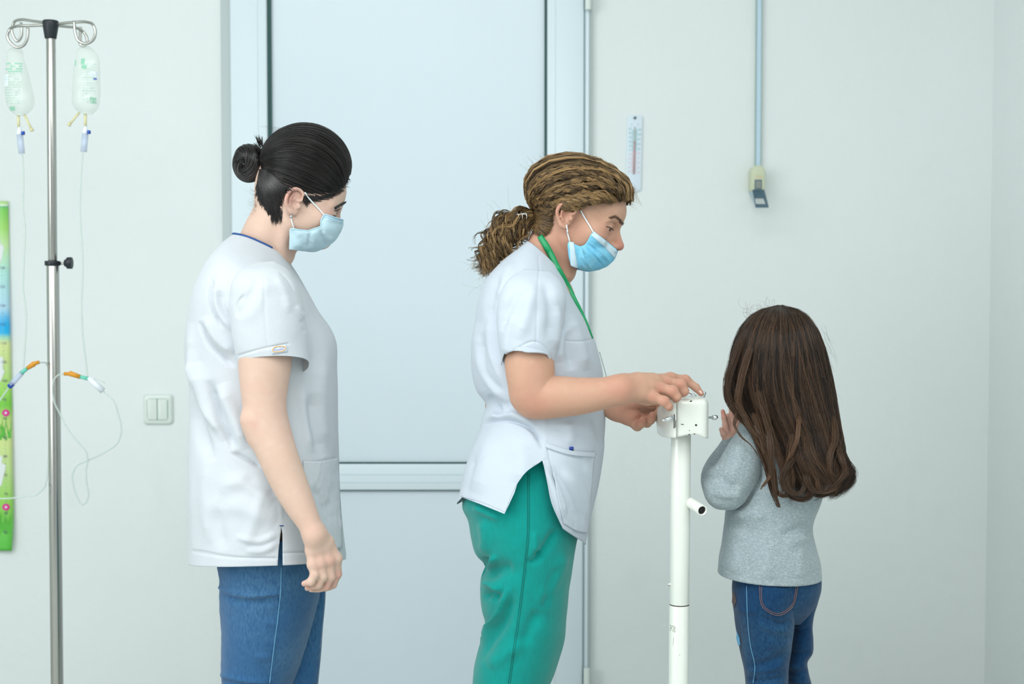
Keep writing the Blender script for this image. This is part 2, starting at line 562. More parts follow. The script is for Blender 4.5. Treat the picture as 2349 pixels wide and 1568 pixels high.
stops = [(0.0, (90, 195, 70)), (.06, (110, 205, 80)), (.14, (150, 215, 90)), (.24, (200, 228, 150)), (.36, (222, 232, 150)), (.42, (120, 205, 60)), (.47, (165, 222, 100)), (.52, (195, 225, 140)),
         (.60, (225, 235, 160)), (.618, (160, 220, 200)), (.628, (20, 185, 240)), (.655, (20, 180, 240)), (.675, (110, 195, 240)), (.70, (185, 225, 245)), (.80, (180, 232, 222)), (.88, (200, 235, 170)), (.93, (165, 222, 110)), (.985, (125, 208, 95)), (.988, (40, 175, 100)), (.991, (245, 250, 245)), (.997, (180, 225, 130))]
e = cr.color_ramp.elements
e[0].position = 0; e[0].color = (*srgb(*stops[0][1]), 1)
e[1].position = stops[-1][0]; e[1].color = (*srgb(*stops[-1][1]), 1)
for p_, c_ in stops[1:-1]:
    q = e.new(p_); q.color = (*srgb(*c_), 1)
nt.links.new(cr.outputs[0], bs.inputs['Base Color'])
o = mesh_obj('paper_sheet', V, F, pm, gch)
so = o.modifiers.new('thickness', 'SOLIDIFY'); so.thickness = .0006


def on_chart(V, lift=.0012):
    V = np.array(V, float)
    base = V[:, 2]
    curl = np.interp(V[:, 0], [cx1 - .06, cx1 - .02, cx1], [0, .001, .003])
    V[:, 1] = chart_y(base) - curl - lift
    V[:, 0] += edge_x(base)
    return V


g = MB()
k0 = 614.5; step = 43.1
for i, s_ in enumerate(['130', '125', '120', '115', '110', '105', '100', '95', '90', '85', '80', '75', '70', '65', '60']):
    py = k0 + i * step
    V, F = text_geo(s_, .0105, cx1 - .0195, kz(py, 10), 0)
    g.add(on_chart(V), F)
g.build('height_numbers', M['purple_ink'], gch)
g = MB()
for i in range(14 * 5 + 1):
    py = k0 + i * step / 5
    if i % 5:
        V, F = text_geo(str((130 - i) % 10), .0065, cx1 - .0195, kz(py, 10), 0); g.add(on_chart(V), F)
for i in range(14 * 10 + 1):
    z_ = kz(k0 + i * step / 10, 10); L = .009 if i % 10 == 0 else .006
    g.add(on_chart([(cx1 - L, 0, z_ - .0003), (cx1 - .001, 0, z_ - .0003), (cx1 - .001, 0, z_ + .0003), (cx1 - L, 0, z_ + .0003)], .001), [[0, 1, 2, 3]])
g.build('scale_marks', M['grey_ink'], gch)
for (px, py) in ((15, 946), (16, 1161)):
    fx, fz = ka(px, py), kz(py, px)
    g = MB()
    for k in range(12):
        a0 = 2 * math.pi * k / 12
        c = np.array([fx + .0078 * math.cos(a0), 0, fz + .0068 * math.sin(a0)])
        ring = [(c[0] + .0030 * math.cos(t), 0, c[2] + .0030 * math.sin(t)) for t in np.linspace(0, 2 * np.pi, 9)[:-1]]
        g.add(on_chart(ring, .0016 + .00003 * k), [list(range(8))])
    ring = [(fx + .0078 * math.cos(t), 0, fz + .0066 * math.sin(t)) for t in np.linspace(0, 2 * np.pi, 17)[:-1]]
    g.add(on_chart(ring, .0022), [list(range(16))])
    fo = g.build('printed_flower', M['magenta'], gch)
    ring = [(fx + .0032 * math.cos(t), 0, fz + .0032 * math.sin(t)) for t in np.linspace(0, 2 * np.pi, 17)[:-1]]
    mesh_obj('flower_centre', on_chart(ring, .0026), [list(range(16))], M['white_ink'], gch)
    g = MB(); rnd = random.Random(int(py))
    for k in range(46):
        bx = cx1 - .002 - rnd.random() * .05; bz = fz - .055 - rnd.random() * .02; L = .02 + rnd.random() * .035; dx = (rnd.random() - .5) * .03
        tri = [(bx - .0016, 0, bz), (bx + .0016, 0, bz), (min(bx + dx, cx1 - .001), 0, bz + L)]
        g.add(on_chart(tri, .0006 + .00001 * k), [[0, 1, 2]])
    g.add(on_chart([(fx - .0006, 0, fz - .04), (fx + .0006, 0, fz - .04), (fx + .0006, 0, fz - .007), (fx - .0006, 0, fz - .007)], .0012), [[0, 1, 2, 3]])
    g.build('printed_grass', M['grass_ink'], gch)
for pts in ([(-20, 535), (2, 545), (6, 565), (0, 562), (12, 566), (8, 590), (0, 610), (-20, 612)], [(-30, 805), (0, 815), (10, 820), (8, 845), (13, 850), (4, 872), (-30, 900)], [(-30, 1030), (2, 1042), (8, 1048), (6, 1060), (16, 1066), (5, 1112), (-30, 1130)]):
    mesh_obj('printed_balloon', on_chart([(ka(a_, b2), 0, kz(b2, a_)) for a_, b2 in pts][::-1], .001), [list(range(len(pts)))], M['white_ink'], gch)

# ------------------------------------------------------------------ drip stand
YI = 3.20
ip = lambda px, py, dy=0: P(px, py, YI + dy)
pb = ip(131, 1568); pc = ip(121, 600); pt = ip(116.5, 60)
dirv = (pb - pc).normalized(); foot = pc + dirv * (pc.z - .10) / (-dirv.z)
iv = empty('drip_stand', (foot.x, YI, 0))
tag(iv, 'stainless steel drip stand with wire hooks and two infusion bags', 'drip stand')
g = MB()
pth = [foot, pc + (pc - foot).normalized() * .002]
g.tube([tuple(foot), tuple(pc)], .0140, 28); g.build('lower_tube', M['steel'], iv, smooth=False, bevel=.001)
g = MB(); g.tube([tuple(pc), tuple(pt)], .0102, 28); g.build('upper_tube', M['steel'], iv, bevel=.0005)
for o in iv.children:
    o.data.polygons.foreach_set('use_smooth', [len(p.vertices) == 4 for p in o.data.polygons])
g = MB(); pts = [ip(116, 89), ip(116, 88), ip(116, 60), ip(116, 51), ip(116, 47)]
g.tube([tuple(p) for p in pts], [.0125, .0128, .0172, .0178, .0165], 28); g.build('hub_cap', M['black_plastic'], iv, smooth=False, bevel=.001)
hk = [[(110, 53), (80, 49), (45, 45.5), (32, 52), (27, 68), (31, 84), (40, 94.5), (48, 86), (50, 72), (48, 52)],
      [(112, 57), (70, 59), (35, 61), (22, 68), (17, 84), (26, 100), (40, 109), (54, 104), (62, 90), (64, 64)],
      [(125, 56), (160, 52), (200, 51), (214, 58), (219, 74), (213, 92), (196, 100.5), (179, 92), (172, 72), (170, 48)],
      [(125, 58), (150, 61), (175, 64), (190, 72), (199, 86), (200, 97), (192, 106), (186, 104), (184, 85), (185, 62)]]
dep = [.05, -.05, -.05, .05]
for pts, dd in zip(hk, dep):
    q = []
    for k, (a_, b2) in enumerate(pts):
        q.append(tuple(ip(a_, b2, dd * min(1, k / 3))))
    g = MB(); g.tube(crv(q, 60), .0033, 10); g.build('hook', M['steel'], iv, smooth=True)
cl = MB(); a0 = ip(120.5, 598); a1 = ip(120.5, 609)
cl.tube([tuple(a1), tuple(a0)], .0172, 28); co = cl.build('height_clamp', M['black_plastic'], iv, bevel=.001)
g = MB(); g.tube([tuple(ip(137, 604)), tuple(ip(150, 604))], .0030, 10); g.build('knob_screw', M['steel'], co, smooth=True)
g = MB(); g.tube([tuple(ip(148, 603)), tuple(ip(153, 603)), tuple(ip(154, 603)), tuple(ip(165, 603))], [.008, .009, .0135, .0138], 10); g.build('clamp_knob', M['black_plastic'], co, bevel=.001)
g = MB()
for k in range(5):
    t = 2 * math.pi * k / 5 + .3
    g.tube([(foot.x, YI, .13), (foot.x + .12 * math.cos(t), YI + .12 * math.sin(t), .10), (foot.x + .28 * math.cos(t), YI + .28 * math.sin(t), .075)], .011, 10)
g.build('base', M['steel'], iv, smooth=True)
for k in range(5):
    t = 2 * math.pi * k / 5 + .3
    c = (foot.x + .28 * math.cos(t), YI + .28 * math.sin(t))
    g = MB(); g.tube([(c[0], c[1] - .012, .033), (c[0], c[1] + .012, .033)], .033, 18); g.tube([(c[0], c[1], .06), (c[0], c[1], .08)], .012, 8)
    g.build('caster', M['black_plastic'], iv, bevel=.002)


def bag(label, outline, dy, port, spur, side):
    """outline: list of (left px, right px, py, half depth); closed pillow"""
    top = P(sum(outline[0][:2]) / 2, outline[0][2], YI + dy)
    t = empty('infusion_bag', top)
    tag(t, label, 'infusion bag', 'infusion bags hanging on the drip stand')
    K = np.array([[a_, b2, c, d] for a_, b2, c, d in outline], float)
    n = 48; m = 40
    s = (K[:, 2] - K[0, 2]) / (K[-1, 2] - K[0, 2])
    Q = hermite(s, K, np.linspace(0, 1, n))
    V = []
    for q in Q:
        L, Rr = P(q[0], q[2], YI + dy), P(q[1], q[2], YI + dy)
        c = (L + Rr) / 2; hw_ = (Rr - L).length / 2
        for k in range(m):
            a_ = 2 * math.pi * k / m
            cs, sn = math.cos(a_), math.sin(a_)
            cr_ = 1 + .04 * math.sin(q[2] * .19 + 3 * math.cos(a_)) * abs(sn)
            V.append((c.x + hw_ * math.copysign(abs(cs) ** .75, cs), c.y + max(q[3], .0012) * math.copysign(abs(sn) ** 1.3, sn) * cr_, c.z))
    F = [[i * m + j, i * m + (j + 1) % m, (i + 1) * m + (j + 1) % m, (i + 1) * m + j] for i in range(n - 1) for j in range(m)]
    F.append(list(range(m))); F.append([(n - 1) * m + j for j in range(m)][::-1])
    body = mesh_obj('bag_body', V, F, M['bag'], t)
    Vb = np.array(V)

    def yfront(X, Z):
        d = (Vb[:, 0] - X) ** 2 + (Vb[:, 2] - Z) ** 2 + (Vb[:, 1] > YI + dy) * 1
        return Vb[np.argmin(d), 1]

    def decal(name, quads, m_):
        g = MB()
        for (x0, y0, x1, y1) in quads:
            nn = 4
            for k in range(nn):
                xa_, xb_ = x0 + (x1 - x0) * k / nn, x0 + (x1 - x0) * (k + 1) / nn
                pts = [P(a_, b2, YI + dy) for a_, b2 in ((xa_, y1), (xb_, y1), (xb_, y0), (xa_, y0))]
                g.add([(p.x, yfront(p.x, p.z) - .0015, p.z) for p in pts], [[0, 1, 2, 3]])
        g.build(name, m_, t)
    return t, decal


rb = random.Random(4)
# left bag
t1, dec1 = bag('clear infusion bag with green print hanging from the left hooks of the drip stand', [(32, 46, 107, .002), (17, 52, 116, .006), (15, 54, 130, .010), (13, 62, 155, .016), (12, 70, 190, .022), (13, 77, 220, .026), (16, 78, 238, .026), (24, 70, 255, .018), (38, 56, 265, .008)], -.03, None, None, -1)
q = []
for r_ in range(16):
    yy = 146 + r_ * 6.2
    xx = 17
    while xx < 56:
        wd = 2 + rb.random() * 5
        if rb.random() < .8: q.append((xx, yy, min(xx + wd, 56), yy + (2.6 if r_ > 3 else 4)))
        xx += wd + 1.5
dec1('printed_lines', [a_ for a_ in q if a_[1] > 168], M['print_pale'])
dec1('printed_title', [a_ for a_ in q if a_[1] <= 168], M['print_green'])
dec1('printed_mark', [(28, 247, 42, 256)], M['print_green'])
dec1('paper_label', [(13, 172, 26, 200)], M['sticker'])
# right bag
t2, dec2 = bag('clear infusion bag with green print hanging from the right hooks of the drip stand', [(190, 200, 102, .002), (178, 212, 112, .006), (174, 226, 130, .010), (170, 229, 155, .016), (167, 230, 190, .022), (166, 230, 220, .025), (167, 228, 240, .024), (178, 220, 255, .016), (190, 212, 262, .008)], -.03, None, None, 1)
q = []
for r_ in range(15):
    yy = 148 + r_ * 6.2
    xx = 198
    while xx < 224:
        wd = 2 + rb.random() * 5
        if rb.random() < .75: q.append((xx, yy, min(xx + wd, 224), yy + 2.6))
        xx += wd + 1.5
dec2('printed_lines', q, M['print_pale'])
dec2('printed_title', [(190, 136, 199, 150), (192, 151, 204, 160)], M['print_green'])
dec2('printed_mark', [(213, 226, 225, 240)], M['print_green'])
dec2('printed_mark', [(173, 140, 177, 152)], M['print_green'])
dec2('paper_label', [(212, 166, 227, 178)], M['sticker'])
dec2('printed_code', [(219, 181, 226, 185)], M['print_blue'])
for t, ps, sp in ((t1, [(42, 264), (43, 292)], [(56, 263), (72, 296)]), (t2, [(196, 260), (196, 290)], [(182, 258), (160, 284)])):
    g = MB(); g.tube([tuple(P(a_, b2, YI - .03)) for a_, b2 in ps], .0032, 10); g.build('outlet_port', M['tube_yel'], t, smooth=True)
    g = MB(); g.tube([tuple(P(a_, b2, YI - .03)) for a_, b2 in sp], .0028, 10); e_ = P(*sp[1], YI - .03); d_ = (e_ - P(*sp[0], YI - .03)).normalized()
    g.tube([tuple(e_ - d_ * .002), tuple(e_ + d_ * .005)], .0042, 10); g.build('injection_port', M['tube_yel'], t, smooth=True)


def iset(label, sp, line, rest):
    o = P(sp[0][0], sp[0][1], YI - .03)
    t = empty('infusion_line', o); tag(t, label, 'infusion tube')
    (a_, b2), (c, d) = sp
    g = MB(); g.tube([tuple(P(a_, b2 - 6, YI - .03)), tuple(P(a_, b2 + 4, YI - .03)), tuple(P(a_ + (c - a_) * .1, b2 + 12, YI - .03))], [.003, .0058, .0075], 14); g.build('spike_hub', M['sticker'], t, smooth=True)
    g = MB(); g.tube([tuple(P(a_ + (c - a_) * .1, b2 + 12, YI - .03)), tuple(P(c, d, YI - .03))], .0070, 16); g.build('drip_chamber', M['chamber'], t, smooth=True)
    p = P(a_ + 8, b2 + 8, YI - .035); g = MB(); g.tube([(p.x, p.y, p.z + .004), (p.x, p.y, p.z - .004)], [.004, .0042], 12); g.build('air_vent_cap', M['blue_cap'], t, bevel=.001)
    for l in line:
        q = [tuple(P(u[0], u[1], YI - .03 + (u[2] if len(u) > 2 else 0))) for u in l]
        g = MB(); g.tube(crv(q, 90), .0021, 8); g.build('tube', M['tube'], t, smooth=True)
    for nm, m_, pts, rad in rest:
        q = [tuple(P(u[0], u[1], YI - .03 + (u[2] if len(u) > 2 else 0))) for u in pts]
        g = MB(); g.tube(q, rad, 12); g.build(nm, m_, t, smooth=True)
    return t


iset('clear infusion tube with an amber injection piece looping right of the drip stand pole', [(196, 295), (192, 348)],
     [[(190, 350), (185, 420), (184, 500), (188, 560), (190, 620), (187, 700), (190, 770), (197, 830), (201, 868)],
      [(147, 857), (137, 858), (125, 868), (120, 890), (124, 920), (138, 950), (156, 985), (180, 1014), (199, 1040), (201, 1055), (197, 1080), (199, 1110), (203, 1135), (196, 1153), (190, 1158), (180, 1145), (168, 1110), (167, 1085), (176, 1068), (200, 1056, .006), (245, 1034), (270, 1015), (278, 990), (270, 945), (258, 915), (238, 898)]],
     [('amber_port', M['amber'], [(147, 857), (158, 857), (160, 856), (184, 864)], [.004, .004, .0062, .0048]),
      ('connector', M['mint'], [(184, 864), (203, 868)], [.004, .0048]),
      ('roller_clamp', M['sticker'], [(203, 866), (236, 896)], [.0055, .0075]),
      ('clamp_tail', M['tube'], [(216, 869), (230, 872), (241, 878)], [.0012, .0012, .001])])
iset('clear infusion tube with an amber injection piece crossing the green growth chart', [(45, 297), (50, 352)],
     [[(51, 354), (54, 420), (53, 480), (57, 520), (55, 600), (53, 660), (60, 720), (58, 780), (53, 850)],
      [(22, 886), (10, 903), (-20, 945)],
      [(90, 831), (98, 831, .03), (108, 836, .065), (115, 855, .07), (114, 950, .06), (111, 1050, .05), (106, 1105, .03), (98, 1122), (85, 1133), (50, 1139), (10, 1143), (-20, 1142)]],
     [('amber_port', M['amber'], [(63, 844), (78, 834), (80, 833), (90, 830)], [.0045, .0062, .0045, .004]),
      ('connector', M['mint'], [(48, 856), (62, 845)], [.0048, .004]),
      ('roller_clamp', M['chamber'], [(25, 882), (50, 855)], [.0065, .0060]),
      ('clamp_wheel', M['blue_cap'], [(21, 887), (29, 879)], [.006, .0062])])

# ------------------------------------------------------------------ medical scale column
YS = 2.56
sc = lambda px, py, dy=0: P(px, py, YS + dy)
ms = empty('medical_scale', (sc(1558, 1568).x, YS, 0))
tag(ms, 'white enamelled medical scale column with hooded head, left of the child', 'scale')
ct, cm, cb = sc(1562, 985), sc(1558.5, 1385), None
dd = (cm - ct).normalized(); foot2 = cm + dd * (cm.z - .085) / (-dd.z)
g = MB(); g.tube([tuple(cm - dd * .0005), tuple(ct)], .0181, 40); u = g.build('upper_column', M['enamel'], ms, bevel=.0006)
g = MB(); g.tube([tuple(foot2), tuple(cm + dd * .001)], .0184, 40); l_ = g.build('lower_column', M['enamel'], ms, bevel=.0006)
g = MB(); g.tube([tuple(cm + dd * .0012), tuple(cm - dd * .0008)], .0180, 40); g.build('joint_ring', M['chip'], ms)
a_, b2 = sc(1580, 1150), sc(1611, 1170.5, -.055)
di = (b2 - a_).normalized()
V1, F1 = tube_geo([tuple(a_ - di * .005), tuple(b2)], .0096, 28, caps=False)
V2, F2 = tube_geo([tuple(b2 - di * .02), tuple(b2)], .0076, 28, caps=False)
g = MB(); g.add(V1, F1); n0 = 28
g.add(V2, F2); g.F += [[28 + j, 28 + (j + 1) % 28, 84 + (j + 1) % 28, 84 + j] for j in range(28)]; g.M += [0] * 28
so = g.build('side_tube', M['enamel'], ms, smooth=True)
g = MB(); g.tube([tuple(b2 - di * .004), tuple(b2 - di * .006)], .0075, 24); g.build('bore_shade_disc', M['dark'], ms)  # dark disc inside the tube mouth, stands for the shade in its bore
g = MB(); p = sc(1534, 1340, -.003); g.tube([(p.x + .004, p.y, p.z), (p.x - .001, p.y, p.z)], .0032, 6); g.build('grub_screw', M['steel'], ms)
g = MB(); rnd = random.Random(7)
colpt = lambda px, py: (lambda q: (q.x, YS - math.sqrt(max(.0187 ** 2 - (q.x - (ct.x + (cm.x - ct.x) * (ct.z - q.z) / (ct.z - cm.z))) ** 2, 1e-6)), q.z))(P(px, py, YS - .016))
for k in range(26):
    px, py = 1537 + rnd.random() * 13, 1434 + rnd.random() * 14
    c = [colpt(px, py), colpt(px + 2.2, py), colpt(px + 2.2 - rnd.random() * 2, py + 2.5), colpt(px, py + 3)]
    g.add(c, [[0, 3, 2, 1]])
g.add([colpt(1545, 1462), colpt(1546, 1462), colpt(1544.4, 1480), colpt(1543.8, 1480)], [[0, 3, 2, 1]])
g.add([colpt(1557, 1500), colpt(1560, 1500), colpt(1560, 1501.5), colpt(1557, 1501.5)], [[0, 3, 2, 1]])
g.build('worn_sticker', mat('worn_sticker_grey', srgb(185, 188, 175), .8), ms)
# hooded sheet metal head: u-shaped hood running front-left to back-right, arch openings below
Yh = YS


def hood():
    """sheet metal box: rounded plan, rounded top, wavy lower rim, open below"""
    cx = sc(1586, 950, -.05).x
    zt_ = sc(1586, 909, 0).z
    hx, hy = 43.5 / ppm(YS - .03), .052
    nn = 112; p_ = 4.2
    plan = []
    for k in range(nn):
        a_ = 2 * math.pi * k / nn
        c, s = math.cos(a_), math.sin(a_)
        plan.append((math.copysign(abs(c) ** (2 / p_), c), math.copysign(abs(s) ** (2 / p_), s)))
    rim = lambda X: np.interp(X, [-1, -.6, -.15, .2, .5, .75, 1], [sc(1586, q, -.05).z for q in (1004, 1001, 996.5, 995, 998.5, 1005.5, 1007)])
    prof = [(.45, 1.0), (.70, .998), (.82, .990), (.90, .972), (.955, .940), (.985, .90), (1.0, .85)] + [(1.0, v) for v in np.linspace(.8, 0, 14)]
    rows = []
    for (r_, v) in prof:
        rows.append([(cx + hx * r_ * a_, Yh + hy * r_ * b_, rim(a_) + (zt_ - rim(a_)) * v) for a_, b_ in plan])
    V = sum(rows, []); n = nn
    F = [[i * n + j, (i + 1) * n + j, (i + 1) * n + (j + 1) % n, i * n + (j + 1) % n] for i in range(len(rows) - 1) for j in range(n)]
    F.append(list(range(n)))
    return V, F, rows


V, F, rows = hood()
hd = mesh_obj('hood', V, F, M['enamel'], ms)
m_ = hd.modifiers.new('thickness', 'SOLIDIFY'); m_.thickness = .0016; m_.offset = -1
bmx = bmesh.new(); bmx.from_mesh(hd.data); bmesh.ops.recalc_face_normals(bmx, faces=bmx.faces[:]); bmx.to_mesh(hd.data); bmx.free()
HV = np.array(V)
# curved side flap of the same sheet, sweeping left and back
L_ = []
nu, nv = 26, 20
for i in range(nu):
    u = i / (nu - 1)
    px = 1551 - 46 * u
    bt = np.interp(px, [1505, 1506.5, 1509, 1514, 1521, 1530, 1540, 1552], [962, 985, 993, 998.5, 1002, 1003.8, 1004.2, 1004])
    tp = np.interp(px, [1505, 1508, 1520, 1535, 1551], [948, 936, 924, 916, 913])
    for j in range(nv):
        t = j / (nv - 1)
        L_.append(P(px, tp + (bt - tp) * t, YS - .0525 + .085 * (u ** 1.7))[:])
Ff = [[i * nv + j, (i + 1) * nv + j, (i + 1) * nv + j + 1, i * nv + j + 1] for i in range(nu - 1) for j in range(nv - 1)]
fl_ = mesh_obj('side_flap', L_, Ff, M['enamel'], ms)
m_ = fl_.modifiers.new('thickness', 'SOLIDIFY'); m_.thickness = .0016


def hood_pt(px, py, lift=.0006):
    best = None
    ux, uy = proj(HV)
    fr_ = HV[:, 1] < Yh
    d = (ux - px) ** 2 + (uy - py) ** 2 + (~fr_) * 1e6
    k = np.argsort(d)[:4]
    Y = np.average(HV[k, 1], weights=1 / (d[k] + .5))
    return P(px, py, Y - lift)


def patch(pts, lift=.0007):
    return [hood_pt(a_, b2, lift)[:] for a_, b2 in pts]


g = MB()
for pts in ([(1580, 918), (1588, 918), (1586, 921), (1582, 921)], [(1562, 971.5), (1568.5, 972.5), (1568.5, 974), (1562, 973)], [(1620, 972.5), (1624.5, 971.5), (1624.5, 973.5), (1620, 974)],
            [(1591, 994), (1595, 994), (1594, 996), (1591, 996)], [(1579, 995.5), (1582, 995), (1582, 997), (1579, 997)], [(1581, 986), (1582.3, 986), (1582.3, 988), (1581, 988)]):
    mesh_obj('paint_chip', patch(pts, .0012), [[3, 2, 1, 0]], M['chip'], hd)
p = hood_pt(1596.7, 974.5, .0004); g = MB(); g.tube([(p.x, p.y + .001, p.z), (p.x, p.y - .0003, p.z)], .0018, 14); g.build('rivet_hole', M['dark'], hd)
g = MB()
for pts in ([(1545.5, 950), (1547.6, 949), (1547.6, 981), (1545.2, 983)], [(1549, 963), (1550.4, 962), (1550.2, 979), (1548.6, 981)]):
    g.add([P(a_, b_, YS - .0560)[:] for a_, b_ in pts], [[3, 2, 1, 0]])
g.build('slot', M['dark'], hd)
# wing screws
q = hood_pt(1547, 956, 0)
g = MB(); g.tube([(q.x, q.y + .004, q.z), (q.x - .006, q.y - .010, q.z)], .0032, 12)
a_ = Vector((q.x - .004, q.y - .010, q.z)); g.tube([tuple(a_), tuple(a_ + Vector((-.010, -.004, -.0025))), tuple(a_ + Vector((-.019, -.006, -.005)))], [.0030, .0042, .0012], 10, flat=.45)
g.build('wing_screw', M['chrome'], ms, smooth=True)
g = MB(); q = sc(1629, 957); g.tube([(q.x - .004, YS, q.z), (q.x + .002, YS, q.z), (q.x + .004, YS, q.z), (q.x + .009, YS - .001, q.z), (q.x + .0135, YS - .002, q.z + .0015)], [.002, .0022, .0042, .0048, .0022], 14); g.build('wing_screw', M['chrome'], ms, smooth=True)
g = MB(); q = sc(1615, 903, .018); g.tube([(q.x, q.y, sc(1615, 912).z), (q.x, q.y, q.z + .0036)], [.0022, .0022], 12); g.tube([(q.x, q.y, q.z - .001), (q.x, q.y, q.z + .001), (q.x, q.y, q.z + .004)], [.003, .0042, .002], 12); g.build('stud', M['chrome'], ms, smooth=True)
g = MB(); a_, b2 = sc(1576, 896, .02), sc(1601, 912, .02); g.tube([tuple(a_), tuple(b2)], .0024, 10, flat=.5)
g.build('latch_lever', M['chrome'], ms, smooth=True)
g = MB(); g.box(foot2.x - .05, foot2.x + .40, YS - .12, YS + .27, .0, .085); g.build('platform', M['enamel'], ms, bevel=.01)
# ================================================================== BODY TOOLS
import openvdb


class Field:
    """signed distance grid filled with smooth unions of simple shapes"""
    def __init__(s, lo, hi, h):
        s.lo = np.array(lo, float); s.h = h
        s.n = np.ceil((np.array(hi, float) - s.lo) / h).astype(int) + 1
        s.A = np.full(s.n, 0.05, np.float32)

    def _sl(s, lo, hi, pad):
        a = np.maximum(np.floor((np.array(lo) - pad - s.lo) / s.h).astype(int), 0)
        b = np.minimum(np.ceil((np.array(hi) + pad - s.lo) / s.h).astype(int) + 1, s.n)
        return a, b

    def op(s, lo, hi, f, k=0.01, mode='add', pad=None):
        pad = max(2 * k, 4 * s.h) + .004 if pad is None else pad
        a, b = s._sl(lo, hi, pad)
        if np.any(b <= a): return
        X = (s.lo[0] + s.h * np.arange(a[0], b[0]))[:, None, None].astype(np.float32)
        Y = (s.lo[1] + s.h * np.arange(a[1], b[1]))[None, :, None].astype(np.float32)
        Z = (s.lo[2] + s.h * np.arange(a[2], b[2]))[None, None, :].astype(np.float32)
        d = f(X, Y, Z).astype(np.float32)
        sl = tuple(slice(a[i], b[i]) for i in range(3))
        A = s.A[sl]
        if mode == 'add':
            hh = np.maximum(k - np.abs(A - d), 0) / k
            s.A[sl] = np.minimum(A, d) - hh * hh * k * .25
        else:
            d = -d
            hh = np.maximum(k - np.abs(A - d), 0) / k
            s.A[sl] = np.maximum(A, d) + hh * hh * k * .25

    def cone(s, a, b, ra, rb, k=.01, mode='add', flat=None):
        a = np.array(a, float); b = np.array(b, float)
        r = max(ra, rb)
        lo = np.minimum(a, b) - r; hi = np.maximum(a, b) + r
        ab = b - a; L2 = ab.dot(ab) + 1e-12
        if flat is not None:
            nn, q = np.array(flat[0], float), flat[1]; nn /= np.linalg.norm(nn)

        def f(X, Y, Z):
            x, y, z = X - a[0], Y - a[1], Z - a[2]
            t = np.clip((x * ab[0] + y * ab[1] + z * ab[2]) / L2, 0, 1)
            x, y, z = x - t * ab[0], y - t * ab[1], z - t * ab[2]
            if flat is not None:
                u = (x * nn[0] + y * nn[1] + z * nn[2]) * (1 / q - 1)
                x, y, z = x + u * nn[0], y + u * nn[1], z + u * nn[2]
            return np.sqrt(x * x + y * y + z * z) - (ra + t * (rb - ra))
        s.op(lo, hi, f, k, mode)

    def chain(s, pts, rad, k=.008, flat=None, n=None, mode='add'):
        pts = [np.array(p, float) for p in pts]
        if n:
            Q = crv(np.hstack([np.array(pts), np.array(rad)[:, None]]), n)
            pts, rad = [q[:3] for q in Q], list(Q[:, 3])
        if np.isscalar(rad): rad = [rad] * len(pts)
        for i in range(len(pts) - 1):
            s.cone(pts[i], pts[i + 1], rad[i], rad[i + 1], k if i == 0 else min(k, .004), mode, flat)

    def ell(s, c, r, k=.01, mode='add', M3=None):
        c = np.array(c, float); r = np.array(r, float)
        Q = np.eye(3) if M3 is None else np.array(M3, float)   # local -> world
        ext = np.abs(Q) @ r

        def f(X, Y, Z):
            x, y, z = X - c[0], Y - c[1], Z - c[2]
            u = [(Q[0, i] * x + Q[1, i] * y + Q[2, i] * z) for i in range(3)]
            k0 = np.sqrt((u[0] / r[0]) ** 2 + (u[1] / r[1]) ** 2 + (u[2] / r[2]) ** 2)
            k1 = np.sqrt((u[0] / r[0] ** 2) ** 2 + (u[1] / r[1] ** 2) ** 2 + (u[2] / r[2] ** 2) ** 2) + 1e-9
            return np.where(k0 < 1e-3, -min(r), k0 * (k0 - 1) / k1)
        s.op(c - ext, c + ext, f, k, mode)

    def mesh(s):
        g = openvdb.FloatGrid(0.05)
        g.copyFromArray(s.A)
        pts, quads = g.convertToPolygons(isovalue=0.0)[:2] if False else g.convertToQuads(0.0)
        V = np.array(pts) * s.h + s.lo
        return V, np.array(quads)


def smooth_mesh(V, F, it=2, lam=.5):
    V = V.copy()
    E = np.concatenate([F[:, [0, 1]], F[:, [1, 2]], F[:, [2, 3]], F[:, [3, 0]]])
    n = len(V)
    for _ in range(it):
        acc = np.zeros_like(V); cnt = np.zeros(n)
        for a, b in ((0, 1), (1, 0)):
            for c in range(3): acc[:, c] += np.bincount(E[:, a], weights=V[E[:, b], c], minlength=n)
            cnt += np.bincount(E[:, a], minlength=n)
        V = V + lam * (acc / np.maximum(cnt, 1)[:, None] - V)
    return V


def vnormals(V, F):
    F = np.asarray(F)
    a, b, c, d = (V[F[:, i]] for i in range(4))
    fn = np.cross(c - a, d - b)
    N = np.zeros_like(V)
    for i in range(4):
        for k in range(3): N[:, k] += np.bincount(F[:, i], weights=fn[:, k], minlength=len(V))
    return N / (np.linalg.norm(N, axis=1)[:, None] + 1e-12)


